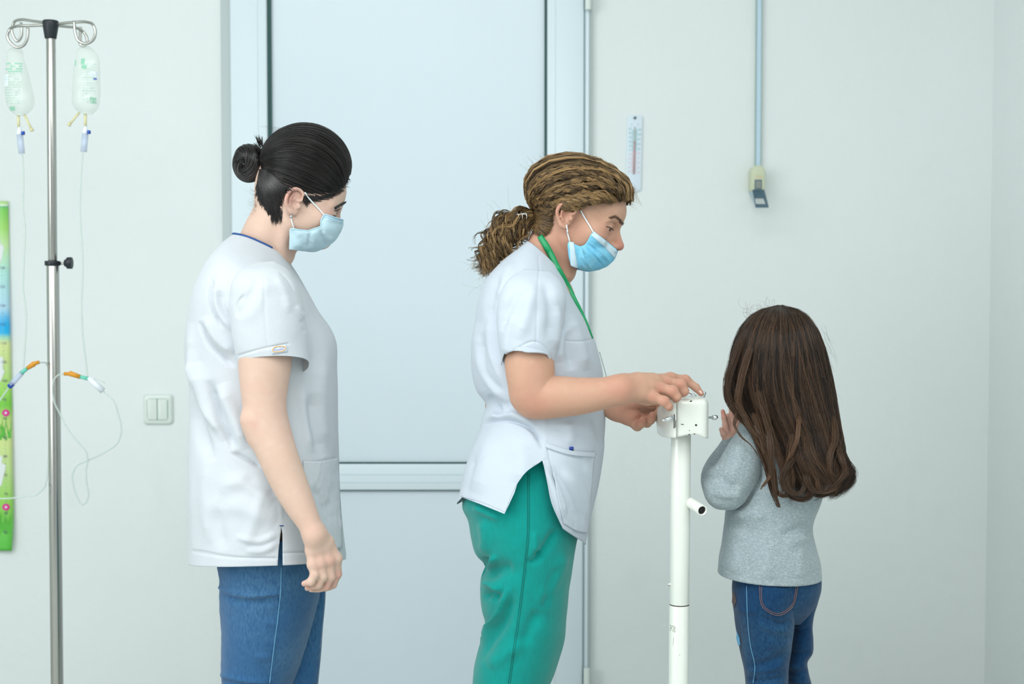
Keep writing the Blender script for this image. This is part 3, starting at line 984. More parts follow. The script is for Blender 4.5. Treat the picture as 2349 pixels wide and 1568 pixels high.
def big_mesh(name, V, F, mats, parent=None, origin=None, colors=None, mi=None):
    me = bpy.data.meshes.new(name)
    off = np.zeros(3) if origin is None else np.asarray(origin, float)
    po = np.zeros(3); q = parent
    while q is not None: po = po + np.array(q.location); q = q.parent
    F = np.asarray(F, np.int32); k = F.shape[1]
    me.vertices.add(len(V)); me.vertices.foreach_set('co', (V - off - po * 0).astype(np.float32).ravel())
    me.loops.add(F.size); me.loops.foreach_set('vertex_index', F.ravel())
    me.polygons.add(len(F)); me.polygons.foreach_set('loop_start', np.arange(len(F), dtype=np.int32) * k)
    me.polygons.foreach_set('loop_total', np.full(len(F), k, np.int32))
    me.polygons.foreach_set('use_smooth', np.ones(len(F), bool))
    if mi is not None: me.polygons.foreach_set('material_index', np.asarray(mi, np.int32))
    me.update(calc_edges=True)
    if colors is not None:
        ca = me.color_attributes.new('tone', 'FLOAT_COLOR', 'POINT')
        C = np.ones((len(V), 4), np.float32); C[:, :3] = colors if colors.ndim == 2 else colors[:, None]
        ca.data.foreach_set('color', C.ravel())
    for m in (mats if isinstance(mats, (list, tuple)) else [mats]): me.materials.append(m)
    o = bpy.data.objects.new(name, me); COL.objects.link(o)
    if parent is not None: o.parent = parent
    o.location = Vector(off - po)
    return o


# ---- garments: rings swept between two traced edges, folds pushed in or out
def seg_dist(px, py, poly):
    """distance to polyline, parameter 0..1 along it and signed side"""
    poly = np.asarray(poly, float)
    L = np.linalg.norm(np.diff(poly, axis=0), axis=1); cum = np.concatenate([[0], np.cumsum(L)])
    best = np.full(px.shape, 1e9); bt = np.zeros(px.shape); bs = np.zeros(px.shape)
    for i in range(len(poly) - 1):
        a, b = poly[i], poly[i + 1]; ab = b - a
        t = np.clip(((px - a[0]) * ab[0] + (py - a[1]) * ab[1]) / (ab.dot(ab) + 1e-9), 0, 1)
        dx, dy = px - a[0] - t * ab[0], py - a[1] - t * ab[1]
        d = np.sqrt(dx * dx + dy * dy)
        m = d < best
        best = np.where(m, d, best); bt = np.where(m, (cum[i] + t * L[i]) / cum[-1], bt)
        bs = np.where(m, np.sign(ab[0] * dy - ab[1] * dx), bs)
    return best, bt, bs


def folds(V, F, spec, near_only=True, yref=None):
    """spec rows: (polyline px, width px, amplitude mm, sharp side +-1 or 0)"""
    N = vnormals(V, F)
    px, py = proj(V)
    w = np.clip(-N[:, 1] * 2.0 + .25, 0, 1) if near_only else np.ones(len(V))
    D = np.zeros(len(V))
    for row in spec:
        poly, wd, amp = row[:3]; side = row[3] if len(row) > 3 else 0
        K = crv(np.array(poly, float), 14) if len(poly) > 2 else np.array(poly, float)
        d, t, s = seg_dist(px, py, K)
        ww = np.where(s == side, wd * .28, wd) if side else wd
        e = np.exp(-(d / ww) ** 2)
        taper = np.clip(np.minimum(t, 1 - t) * 5, 0, 1) if not (len(row) > 4 and row[4]) else 1
        taper = np.where((t <= 0) | (t >= 1), np.where(d < wd * 3, np.minimum(taper, 1), 0), taper)
        D += amp * .0014 * e * taper * w
    return V + N * D[:, None]


def nz(V, scale, amp, stretch=(1, 1, 1), seed=0.0):
    out = np.empty(len(V))
    st = Vector(stretch)
    off = Vector((seed, seed * 1.7, -seed))
    for i, v in enumerate(V):
        out[i] = mnoise.noise(Vector((v[0] * st.x, v[1] * st.y, v[2] * st.z)) * scale + off)
    return out * amp


def sweep(keys, Y0, nr=160, ns=120, p=2.3, yoff=0.0, cap=(False, False)):
    """keys: (xl, yl, xr, yr, near depth, far depth[, bow px[, extra y offset]])
    rings lie between the left and right traced pixel edges at depth Y0"""
    K = []
    for k in keys:
        k = list(k); k += [0] * (8 - len(k)); K.append(k)
    K = np.array(K, float)
    mid = np.stack([(K[:, 0] + K[:, 2]) / 2, (K[:, 1] + K[:, 3]) / 2], 1)
    s = np.concatenate([[0], np.cumsum(np.maximum(np.linalg.norm(np.diff(mid, axis=0), axis=1), 3))]); s /= s[-1]
    Q = hermite(s, K, np.linspace(0, 1, nr))
    th = np.linspace(0, 2 * np.pi, ns, endpoint=False)
    c, sn = np.cos(th), np.sin(th)
    V = np.zeros((nr, ns, 3))
    for i, q in enumerate(Q):
        Yc = Y0 + yoff + q[7]
        L = np.array(P(q[0], q[1], Yc)); Rr = np.array(P(q[2], q[3], Yc))
        C = (L + Rr) / 2; A = (Rr - L) / 2
        cc = np.sign(c) * np.abs(c) ** (2 / p); ss = np.sign(sn) * np.abs(sn) ** (2 / p)
        # height of the near side: keeps the traced rim in view and is mirrored to the far side
        my = (q[1] + q[3]) / 2 + q[6]; mx = (q[0] + q[2]) / 2
        dz = P(mx, my, Yc - q[4]).z - C[2]
        dz = float(np.clip(dz, -.06, .06))
        dep = np.where(ss > 0, -q[4] * ss, -q[5] * ss)
        V[i] = C + A * cc[:, None]
        V[i, :, 1] += dep
        V[i, :, 2] += dz * np.abs(ss)
    V = V.reshape(-1, 3)
    j = np.arange(ns); jn = (j + 1) % ns
    F = np.concatenate([np.stack([i * ns + j, (i + 1) * ns + j, (i + 1) * ns + jn, i * ns + jn], 1) for i in range(nr - 1)])
    # orient outward
    N = vnormals(V, F); Cn = V.reshape(nr, ns, 3).mean(1).repeat(ns, 0)
    if np.sum((V - Cn) * N) < 0: F = F[:, ::-1]
    if cap[0] or cap[1]:
        extra = []
        for flag, row in ((cap[0], 0), (cap[1], nr - 1)):
            if flag:
                ci = len(V); V = np.vstack([V, V[row * ns:(row + 1) * ns].mean(0)])
                ring = row * ns + j; rn = row * ns + jn
                extra.append(np.stack([ring, rn, np.full(ns, ci), np.full(ns, ci)], 1))
    return V, F


def shell(name, V, F, mt, parent, thick=.0016, rim_mat=None):
    o = big_mesh(name, V, F, mt, parent)
    m = o.modifiers.new('thickness', 'SOLIDIFY'); m.thickness = thick; m.offset = -1; m.use_rim = True
    return o


def cut(o, poly, ya, yb):
    """cuts the outline poly (pixels) out of the cloth between depths ya and yb"""
    n = len(poly)
    V = [P(x, y, ya)[:] for x, y in poly] + [P(x, y, yb)[:] for x, y in poly]
    F = [list(range(n)), list(range(2 * n - 1, n - 1, -1))] + [[i, n + i, n + (i + 1) % n, (i + 1) % n] for i in range(n)]
    me = bpy.data.meshes.new('cutter'); me.from_pydata(V, [], F); me.update()
    c = bpy.data.objects.new('cutter', me); COL.objects.link(c)
    bm = bmesh.new(); bm.from_mesh(me); bmesh.ops.recalc_face_normals(bm, faces=bm.faces[:]); bm.to_mesh(me); bm.free()
    b = o.modifiers.new('cut', 'BOOLEAN'); b.operation = 'DIFFERENCE'; b.object = c; b.solver = 'FAST'
    dg = bpy.context.evaluated_depsgraph_get()
    nm = bpy.data.meshes.new_from_object(o.evaluated_get(dg))
    old = o.data; o.modifiers.clear(); o.data = nm; bpy.data.meshes.remove(old)
    bpy.data.objects.remove(c); bpy.data.meshes.remove(me)


def strands(name, paths, rad, mt, parent, sides=4, tone=None, origin=None, taper=True):
    """paths (n, m, 3) -> one mesh of thin tubes"""
    Pt = np.asarray(paths, float); n, m, _ = Pt.shape
    T = np.gradient(Pt, axis=1); T /= np.linalg.norm(T, axis=2)[:, :, None] + 1e-12
    up = np.array([.13, -.98, .11])
    A = np.cross(T, up); A /= np.linalg.norm(A, axis=2)[:, :, None] + 1e-9
    B = np.cross(T, A)
    rad = np.asarray(rad, float)
    if rad.ndim == 0: rad = np.full(n, rad)
    rr = rad[:, None] * np.ones(m)
    if taper:
        t = np.linspace(0, 1, m); rr = rr * (np.clip((1 - t) * 5, .25, 1) * np.clip(.5 + t * 8, 0, 1))[None, :]
    th = np.arange(sides) * 2 * np.pi / sides
    V = Pt[:, :, None, :] + rr[:, :, None, None] * (np.cos(th)[None, None, :, None] * A[:, :, None, :] + np.sin(th)[None, None, :, None] * B[:, :, None, :])
    V = V.reshape(-1, 3)
    base = (np.arange(n) * m * sides)[:, None, None]
    i = (np.arange(m - 1) * sides)[None, :, None]; j = np.arange(sides)[None, None, :]; jn = (j + 1) % sides
    F = np.stack([base + i + j, base + i + jn, base + i + sides + jn, base + i + sides + j], -1).reshape(-1, 4)
    col = None
    if tone is not None:
        tone = np.asarray(tone, float)
        col = np.repeat(tone, m * sides, axis=0) if tone.ndim == 1 else np.repeat(tone.ravel(), sides)
    return big_mesh(name, V, F, mt, parent, origin=origin, colors=col)


def hair_mat(name, dark, light, rough=.32, spec=.6, sheen=0, aniso=0.0):
    m = bpy.data.materials.new(name); m.use_nodes = True
    nt = m.node_tree; b = nt.nodes['Principled BSDF']
    b.inputs['Roughness'].default_value = rough; b.inputs['Specular IOR Level'].default_value = spec
    at = nt.nodes.new('ShaderNodeAttribute'); at.attribute_name = 'tone'
    mx = nt.nodes.new('ShaderNodeMix'); mx.data_type = 'RGBA'
    mx.inputs['A'].default_value = (*dark, 1); mx.inputs['B'].default_value = (*light, 1)
    nt.links.new(at.outputs['Fac'], mx.inputs['Factor']); nt.links.new(mx.outputs['Result'], b.inputs['Base Color'])
    return m


def skin_mat(name, base, red, pale, dry=.55):
    m = mat(name, base, dry, spec=.35, sss=.12, bump=[(260, .00025, I3), (900, .00008, I3)], mottle=[(11, tuple(.72 * a + .28 * b for a, b in zip(base, red)), .4, .75, I3), (50, tuple(.6 * a + .4 * b for a, b in zip(base, pale)), .5, .85, I3)])
    nt = m.node_tree; b = nt.nodes['Principled BSDF']
    src = b.inputs['Base Color'].links[0].from_socket
    at = nt.nodes.new('ShaderNodeAttribute'); at.attribute_name = 'tone'
    mx = nt.nodes.new('ShaderNodeMix'); mx.data_type = 'RGBA'
    nt.links.new(at.outputs['Fac'], mx.inputs['Factor'])
    mx.inputs['B'].default_value = (red[0] * .92, red[1] * .72, red[2] * .72, 1)
    nt.links.new(src, mx.inputs['A']); nt.links.new(mx.outputs['Result'], b.inputs['Base Color'])
    return m


# ---- head space: x forward, y to the person's left, z up, metres for an adult
class Head:
    def __init__(s, centre, scale, yaw, tilt, roll=0.0, zlow=1.0, zup=1.0):
        """centre: world point of the middle between the ears"""
        s.c = np.array(centre, float); s.s = scale; s.zl = zlow; s.zu = zup
        Rm = Matrix.Rotation(yaw, 3, 'Z') @ Matrix.Rotation(tilt, 3, 'Y') @ Matrix.Rotation(roll, 3, 'X')
        s.R = np.array(Rm)

    def w(s, p):
        p = np.array(p, float)
        p = p.copy()
        p[..., 2] = np.where(p[..., 2] < 0, p[..., 2] * s.zl, p[..., 2] * s.zu)
        return s.c + (p * s.s) @ s.R.T

    def l(s, p):
        q = ((np.array(p, float) - s.c) @ s.R) / s.s
        q[..., 2] = np.where(q[..., 2] < 0, q[..., 2] / s.zl, q[..., 2] / s.zu)
        return q


def head_sdf(f, H, eye_open=.0025, nose=1.0, ear_scale=1.0, flare=.42, ear_out=.072, ez=0.0, ew=.0125):
    s = H.s; w = H.w; Q = H.R
    E = lambda c, r, k, mode='add', rot=None: f.ell(w(c), np.array(r) * s, k * s, mode, Q if rot is None else Q @ rot)
    C = lambda a, b, ra, rb, k, mode='add': f.cone(w(a), w(b), ra * s, rb * s, k * s, mode)
    zu = H.zu
    E((-.004, 0, .050), (.088, .072, .080 * zu), .01)
    E((-.032, 0, .030), (.049, .058, .052 * zu), .02)
    E((.026, 0, .004), (.060, .061, .080), .02)
    E((.052, 0, .048), (.038, .050, .042 * zu), .02)
    E((.022, 0, -.045), (.050, .053, .042), .02)
    C((.005, .046, -.052), (.066, .012, -.078), .014, .014, .02)
    C((.005, -.046, -.052), (.066, -.012, -.078), .014, .014, .02)
    E((.070, 0, -.078), (.016, .018, .014), .018)
    E((.066, 0, -.040), (.022, .030, .028), .02)
    for y in (-1, 1):
        C((.080, y * .012, .022), (.066, y * .043, .021), .007, .006, .014)
        E((.083, y * .032, .004 + ez), (.014, .017, .012), .014, 'sub')
        E((.052, y * .044, -.018), (.022, .018, .016), .02)
        # lids over the eyeball
        E((.0665, y * .031, .005 + ez), (.0150, .0158, .0138), .005)
        C((.074, y * .020, .013 + ez), (.068, y * .043, .012 + ez), .0035, .003, .006)
        if eye_open > 0: E((.0825, y * .031, .0015 + ez), (.007, ew, eye_open), .0015, 'sub')
        C((.062, y * .046, .0), (.054, y * .05, .002), .004, .003, .01)
    nx = lambda x: .086 + (x - .086) * nose
    C((.083, 0, .014), (nx(.104), 0, -.022), .0068, .0085, .008)
    E((nx(.105), 0, -.0255), (.0095, .0100, .0085), .006)
    for y in (-1, 1):
        E((nx(.0965), y * .0115, -.0295), (.0105, .0062, .0072), .005)
        E((nx(.0995), y * .0065, -.0355), (.0050, .0030, .0035), .003, 'sub')
    E((.090, 0, -.050), (.0080, .019, .0045), .006)
    E((.088, 0, -.058), (.0085, .017, .0050), .004)
    # ears
    es = ear_scale
    for y in (-1, 1):
        def ep(u, v, o=0.0):
            """u back, v up in the ear's own plane, o outwards"""
            return (-.003 - u * es - .35 * 0, y * (ear_out + flare * max(u, -.002) * es + o * es), .000 + v * es - .12 * u * es)
        hel = [ep(.002, .006, .002), ep(-.009, .012, .001), ep(-.009, .022, .002), ep(.000, .030, .003), ep(.011, .031, .004), ep(.020, .023, .005), ep(.023, .010, .005), ep(.020, -.004, .004), ep(.013, -.016, .003), ep(.006, -.025, .002), ep(-.002, -.028, .001)]
        rad = [.0022, .0024, .0027, .0030, .0031, .0032, .0032, .0029, .0030, .0048, .0040]
        f.ell(w(ep(.006, .004, -.004)), np.array((.017, .0055, .026)) * s * es, .004 * s, 'add', Q @ np.array(Matrix.Rotation(y * -math.atan(flare), 3, 'Z')))
        Qh = crv(np.array([list(h_) + [r_] for h_, r_ in zip(hel, rad)]), 26)
        for i in range(25):
            f.cone(w(Qh[i, :3]), w(Qh[i + 1, :3]), Qh[i, 3] * s * es, Qh[i + 1, 3] * s * es, .0022 * s)
        f.ell(w(ep(.004, -.001, .0035)), np.array((.0078, .0062, .0095)) * s * es, .003 * s, 'sub', Q)
        f.ell(w(ep(.008, .017, .0050)), np.array((.0088, .0042, .0075)) * s * es, .003 * s, 'sub', Q)
        ah = [ep(.012, .020, .002), ep(.0150, .009, .003), ep(.0125, -.004, .003), ep(.006, -.012, .002)]
        for i in range(3): f.cone(w(ah[i]), w(ah[i + 1]), .0021 * s * es, .0021 * s * es, .0022 * s)
        f.ell(w(ep(-.006, -.003, .002)), np.array((.0040, .0026, .0052)) * s * es, .003 * s, 'add', Q)


def eyes(H, parent, lash=True, iris=None, open_=.0025, ez=0.0):
    for y in (-1, 1):
        c = H.w((.0672, y * .031, .004 + ez))
        g = bmesh.new(); bmesh.ops.create_uvsphere(g, u_segments=32, v_segments=20, radius=.0121 * H.s)
        me = bpy.data.meshes.new('eyeball'); 
        look = H.R @ np.array([.92, 0, -.40]); look /= np.linalg.norm(look)
        for v in g.verts: v.co = v.co
        g.to_mesh(me); g.free()
        V = np.array([v.co[:] for v in me.vertices]); F = [list(p.vertices) for p in me.polygons]
        fm = [0 if (V[f_].mean(0) / np.linalg.norm(V[f_].mean(0))).dot(look) < .72 else (1 if (V[f_].mean(0) / np.linalg.norm(V[f_].mean(0))).dot(look) < .93 else 2) for f_ in F]
        bpy.data.meshes.remove(me)
        o = mesh_obj('eyeball', V + c, F, [M['eye_white'], M['iris'], M['dark']], parent, origin=tuple(c))
        o.data.polygons.foreach_set('material_index', fm)
        if lash:
            pts = [H.w((.0665 + .0150 * math.cos(R(a_)), y * .031 + y * -.0150 * math.sin(R(a_)), .0015 + open_ * .9)) for a_ in np.linspace(-62, 48, 13)]
            mb = MB(); mb.tube(pts, .0009 * H.s, 6)
            for k in range(1, 12):
                a_ = pts[k]; d = H.R @ np.array([.0055, y * (-.0022 + .0006 * (6 - k)), -.0022]) * H.s
                mb.tube([tuple(a_), tuple(a_ + d * .6 + H.R @ np.array([0, 0, -.0006])), tuple(a_ + d)], [.00035, .0003, .0001], 4)
            mb.build('eyelashes', M['lash'], parent, smooth=True)


def brow(H, parent, mt, n=90, dz=.0, seed=1, thick=1.0):
    rnd = np.random.default_rng(seed)
    for y in (-1, 1):
        pth = []
        for i in range(n):
            u = rnd.random(); a0 = np.array([.0885 - .026 * u ** 1.7, y * (.011 + .037 * u), .0245 + .007 * math.sin(u * 2.3) - .004 * u + dz])
            a0[2] += (rnd.random() - .5) * .0055 * (1.05 - u) * thick
            d = np.array([-.004 - .003 * u, y * .006, .0022 - .0035 * u]) * (1.0)
            out = np.array([.004, y * .0022, 0])
            pth.append([a0 + out * .4, a0 + out * .75 + d * .5, a0 + out * .5 + d])
        W = H.w(np.array(pth))
        strands('eyebrow', W, .00055 * H.s, mt, parent, tone=rnd.random(n) * .5)
def fill_keys(keys):
    return [list(k) + [0] * (9 - len(k)) for k in keys]


def sweep2(keys, Y0, nr=160, ns=120, p=2.3, auto=True):
    """keys: (xl, yl, xr, yr, near depth, far depth, bow px, depth shift m, far drop m)"""
    K = np.array(fill_keys(keys), float)
    mid = np.stack([(K[:, 0] + K[:, 2]) / 2, (K[:, 1] + K[:, 3]) / 2], 1)
    s = np.concatenate([[0], np.cumsum(np.maximum(np.linalg.norm(np.diff(mid, axis=0), axis=1), 3))]); s /= s[-1]
    Q = hermite(s, K, np.linspace(0, 1, nr))
    th = np.linspace(0, 2 * np.pi, ns, endpoint=False)
    c, sn = np.cos(th), np.sin(th)
    cc = np.sign(c) * np.abs(c) ** (2 / p); ss = np.sign(sn) * np.abs(sn) ** (2 / p)
    V = np.zeros((nr, ns, 3))
    for i, q in enumerate(Q):
        Yc = Y0 + q[7]
        L = np.array(P(q[0], q[1], Yc)); Rr = np.array(P(q[2], q[3], Yc))
        C = (L + Rr) / 2; A = (Rr - L) / 2
        my = (q[1] + q[3]) / 2 + q[6]; mx = (q[0] + q[2]) / 2
        dz = P(mx, my, Yc - q[4]).z - C[2] if auto else P(mx, my, Yc).z - C[2]
        dz = float(np.clip(dz, -.07, .07))
        V[i] = C + A * cc[:, None]
        V[i, :, 1] += np.where(ss > 0, -q[4] * ss, -q[5] * ss)
        V[i, :, 2] += dz * np.abs(ss) - np.where(ss < 0, q[8] * np.abs(ss), 0)
    V = V.reshape(-1, 3)
    j = np.arange(ns); jn = (j + 1) % ns
    F = np.concatenate([np.stack([i * ns + j, (i + 1) * ns + j, (i + 1) * ns + jn, i * ns + jn], 1) for i in range(nr - 1)])
    N = vnormals(V, F); Cn = V.reshape(nr, ns, 3).mean(1).repeat(ns, 0)
    if np.sum((V - Cn) * N) < 0: F = F[:, ::-1]
    return V, F


class Surf:
    """looks up the camera-side surface of a mesh at a pixel"""
    def __init__(s, V, F):
        N = vnormals(V, F); m = N[:, 1] < -.02
        s.V = V[m]; s.N = N[m]; s.x, s.y = proj(s.V)
    def at(s, px, py, lift=.001):
        d = (s.x - px) ** 2 + (s.y - py) ** 2
        k = np.argpartition(d, 60)[:60]
        # front-most layer among the near ones
        kk = k[np.argsort(d[k])[:24]]
        y0 = s.V[kk, 1].min(); kk = kk[s.V[kk, 1] < y0 + .006][:6]
        w = 1 / (d[kk] + .3); w /= w.sum()
        Y = (s.V[kk, 1] * w).sum()
        n = (s.N[kk] * w[:, None]).sum(0); n /= np.linalg.norm(n)
        q = np.array(P(px, py, Y)) + n * lift
        return q


def patch_on(surf, quad, nu, nv, lift=.0015, bulge=0.0):
    """quad: TL, TR, BR, BL edges as pixel polylines [top, bottom] lists; returns grid"""
    top, bot = [crv(np.array(e, float), nu) if len(e) > 2 else np.array(e[0]) + np.linspace(0, 1, nu)[:, None] * (np.array(e[1], float) - np.array(e[0])) for e in quad]
    V = []
    for j in range(nv):
        t = j / (nv - 1)
        for i in range(nu):
            q = top[i] * (1 - t) + bot[i] * t
            u = i / (nu - 1)
            V.append(surf.at(q[0], q[1], lift + bulge * 4 * u * (1 - u) * (1 - (2 * t - 1) ** 2)))
    F = np.array([[j * nu + i, (j + 1) * nu + i, (j + 1) * nu + i + 1, j * nu + i + 1] for j in range(nv - 1) for i in range(nu - 1)])
    return np.array(V), F


def seam(name, surf, pts, rad, mt, parent, n=40, lift=.0004, flat=1):
    K = crv(np.array(pts, float), n)
    q = [tuple(surf.at(a, b, lift)) for a, b in K]
    g = MB(); g.tube(q, rad, 6); return g.build(name, mt, parent, smooth=True)


def merge(parts):
    V = []; F = []; n = 0
    for v, f in parts: V.append(v); F.append(np.asarray(f) + n); n += len(v)
    return np.concatenate(V), np.concatenate(F)


def toned(V, spots, base=0.0):
    t = np.full(len(V), base)
    for (c, r, a) in spots:
        d = np.linalg.norm(V - np.array(c), axis=1)
        t = np.maximum(t, a * np.exp(-(d / r) ** 2))
    return t


# ---- hair that follows an ellipsoid cap and gathers at one point
class Cap:
    def __init__(s, H, cc, rr):
        s.up = 1.0; s.sink = .0030; s.sinkw = .08; s.H, s.cc, s.rr = H, np.array(cc, float), np.array(rr, float)
    def toW(s, q): return s.H.c + (np.array(q) * s.H.s) @ s.H.R.T
    def toL(s, p): return ((np.array(p, float) - s.H.c) @ s.H.R) / s.H.s
    def hit(s, px, py):
        o = s.toL((0, 0, CAM_Z)); d = s.toL(P(px, py, 3.0)) - o
        o2, d2 = (o - s.cc) / s.rr, d / s.rr
        a, b, c = d2.dot(d2), 2 * o2.dot(d2), o2.dot(o2) - 1
        disc = b * b - 4 * a * c
        t = (-b - math.sqrt(disc)) / (2 * a) if disc > 0 else -b / (2 * a)
        u = o2 + t * d2
        return u / np.linalg.norm(u)                     # unit direction in cap space
    def pathU(s, r, B, n, lift=(0, 0, .25), start=0.0):
        """r, B unit directions; smooth arc over the cap"""
        r = np.atleast_2d(r); B = np.asarray(B)
        lz = np.zeros_like(r); lz[:, 2] = s.up * np.clip(r[:, 0], 0, 1) ** 1.5 * np.clip(1 - np.abs(r[:, 1]), 0, 1) ** .6
        mid = r + B + np.array(lift) + lz; mid /= np.linalg.norm(mid, axis=1)[:, None]
        t = np.linspace(start, 1, n)[None, :, None]
        q = (1 - t) ** 2 * r[:, None] + 2 * t * (1 - t) * mid[:, None] * 1.25 + t ** 2 * B
        return q / np.linalg.norm(q, axis=2)[:, :, None]
    def pos(s, U, off=0.0):
        return s.toW(s.cc + U * (s.rr + off))


def over_skin(V, F, surf, gap=.0018):
    """pushes the camera side of a worn cloth out until it clears the skin"""
    V = V.copy(); px, py = proj(V)
    N = vnormals(V, F)
    Yc = V[:, 1].copy()
    for i in np.where(N[:, 1] < .15)[0]:
        d = (surf.x - px[i]) ** 2 + (surf.y - py[i]) ** 2
        k = np.argmin(d)
        if d[k] > 9: continue
        m = np.where(d < 9)[0]
        y0 = surf.V[m, 1].min()
        if V[i, 1] > y0 - gap and V[i, 1] < y0 + .05: V[i] = P(px[i], py[i], y0 - gap)
    return V
M['skin1'] = skin_mat('skin_pale', srgb(214, 182, 164), srgb(214, 158, 146), srgb(224, 198, 184))
M['skin2'] = skin_mat('skin_tanned', srgb(202, 158, 134), srgb(194, 134, 116), srgb(212, 172, 148))
M['skin3'] = skin_mat('skin_child', srgb(226, 180, 160), srgb(216, 140, 128), srgb(230, 190, 172))
M['eye_white'] = mat('eye_white', srgb(225, 215, 210), .15)
M['iris'] = mat('iris_brown', srgb(60, 38, 26), .1)
M['lash'] = mat('eyelash', srgb(20, 15, 14), .5)
M['hair_black'] = hair_mat('hair_black', srgb(16, 13, 14), srgb(48, 38, 36), .30, .55)
M['hair_curly'] = hair_mat('hair_dark_blond', srgb(52, 36, 20), srgb(182, 146, 98), .40, .45)
M['hair_brown'] = hair_mat('hair_brown', srgb(30, 22, 18), srgb(122, 90, 66), .33, .5)
WV = [(700, .00025, I3)]
M['shirt1'] = mat('white_cotton', srgb(204, 208, 214), .85, spec=.15, sheen=.15, bump=[(420, .0004, (1, 1, 1)), (30, .0015, (1, 1, .5))])
M['shirt2'] = mat('white_blue_polycotton', srgb(200, 208, 219), .8, spec=.2, sheen=.15, bump=[(500, .0003, (1, 1, 1)), (18, .002, (1, 1, .5))])
M['navy'] = mat('navy_trim', srgb(40, 78, 140), .8)
M['stitch'] = mat('stitching_grey', srgb(180, 192, 204), .9)
M['jeans1'] = mat('denim_mid_blue', srgb(56, 100, 142), .9, spec=.15, sheen=.2, bump=[(500, .0005, (1, 1, .35))], mottle=[(7, srgb(80, 122, 158), .42, .72, I3), (300, srgb(44, 86, 130), .42, .75, (1, 1, .3))])
M['seam_pale'] = mat('seam_pale_blue', srgb(100, 155, 190), .9)
M['green'] = mat('green_scrub_cotton', srgb(4, 148, 140), .85, spec=.15, sheen=.2, bump=[(600, .0003, I3), (14, .001, (1, 1, .4))], mottle=[(160, srgb(6, 142, 133), .4, .7, (1, 1, .3))])
M['green_dark'] = mat('green_seam', srgb(5, 100, 92), .9)
M['lanyard'] = mat('lanyard_green', srgb(10, 150, 92), .45, spec=.5)
M['mask_pale'] = mat('mask_pale_blue', srgb(192, 218, 228), .85, spec=.2, bump=[(160, .0008, I3)])
M['mask_pale_edge'] = mat('mask_pale_edge', srgb(180, 216, 236), .85)
M['mask_blue'] = mat('mask_sky_blue', srgb(128, 204, 236), .8, spec=.2, bump=[(140, .001, I3)], mottle=(30, srgb(150, 214, 238), .45, .7, I3))
M['mask_white'] = mat('mask_white_binding', srgb(206, 228, 240), .8)
M['loop'] = mat('ear_loop_white', srgb(232, 240, 244), .8)
M['jersey'] = mat('grey_marl_jersey', srgb(162, 174, 178), .95, spec=.1, sheen=.3, bump=[(350, .0008, I3)], mottle=[(420, srgb(134, 148, 155), .42, .66, (1, 1, 1.8)), (160, srgb(178, 188, 191), .5, .75, (1, 1, 2))])
M['jeans2'] = mat('denim_dark_blue', srgb(22, 62, 98), .9, spec=.15, sheen=.15, bump=[(500, .0005, (1, 1, .35))], mottle=[(7, srgb(50, 94, 126), .48, .78, I3), (260, srgb(14, 48, 84), .42, .75, (1, 1, .5))])
M['stitch_tan'] = mat('stitch_tan', srgb(150, 110, 100), .9)
M['leather'] = mat('shoe_white', srgb(220, 222, 220), .5)
M['silver'] = mat('silver', (.7, .68, .66), .15, metal=1)
M['label_pale'] = mat('label_pale_blue', srgb(212, 222, 236), .7)
M['label_orange'] = mat('label_orange', srgb(245, 185, 110), .7)
M['label_blue'] = mat('label_blue_ink', srgb(130, 140, 215), .7)
M['lace'] = mat('lace_grey', srgb(90, 78, 78), .9)


def mask_mesh(H_Y, near, mid, dep, nu=40, nv=60, pleats=None, yshift=0.0, far=1.0):
    """near: pixel polyline of the ear-side edge top to bottom, mid: of the centre line,
    dep: half widths (m) top to bottom. Cloth wrapped around the lower face, both sides"""
    E_ = crv(np.array(near, float), nv); Mi = crv(np.array(mid, float), nv)
    D = crv(np.array(dep, float), nv)[:, 0]
    V = []
    for j in range(nv):
        for i in range(nu):
            u = -1 + 2 * i / (nu - 1)
            a = abs(u) * math.pi / 2
            k = 1 - math.cos(a)
            pq = Mi[j] * (1 - k) + E_[j] * k
            Yd = H_Y + yshift
            base = P(pq[0], pq[1], Yd)
            yy = Yd - D[j] * math.sin(a) * (1 if u > 0 else -far)
            if u > 0:
                # stay on the traced line of the camera side
                q = P(pq[0], pq[1], yy)
                V.append((base.x * (1 - k) + q.x * k, yy, base.z * (1 - k) + q.z * k))
            else:
                q = P(pq[0], pq[1], Yd - D[j] * math.sin(a))
                V.append((base.x * (1 - k) + q.x * k, yy, base.z * (1 - k) + q.z * k))
    V = np.array(V)
    F = np.array([[j * nu + i, j * nu + i + 1, (j + 1) * nu + i + 1, (j + 1) * nu + i] for j in range(nv - 1) for i in range(nu - 1)])
    N = vnormals(V, F)
    if N[(nv // 2) * nu + nu * 3 // 4][1] > 0: F = F[:, ::-1]
    return V, F


def shoe(parent, cx, cy, ang, L=.24, m=None):
    g = MB(); K = []
    n = 24
    V = []
    for i in range(n + 1):
        t = i / n
        x = -.07 + L * t
        w_ = .036 * (math.sin(math.pi * min(max(t * .86 + .09, 0), 1)) ** .55) * (.86 + .25 * t)
        h_ = .075 * (1 - t) ** .8 + .030 * math.sin(math.pi * min(1, t * .9 + .08)) ** .5
        for k in range(16):
            a = 2 * math.pi * k / 16
            y = w_ * math.cos(a); z = max(0, h_ * (.5 + .5 * math.sin(a)))
            V.append((cx + x * math.cos(ang) - y * math.sin(ang), cy + x * math.sin(ang) + y * math.cos(ang), z + .001))
    F = [[i * 16 + j, (i + 1) * 16 + j, (i + 1) * 16 + (j + 1) % 16, i * 16 + (j + 1) % 16] for i in range(n) for j in range(16)]
    F.append(list(range(16))); F.append([n * 16 + j for j in range(16)][::-1])
    g.add(V, F)
    return g.build('shoe', m or M['leather'], parent, smooth=True)
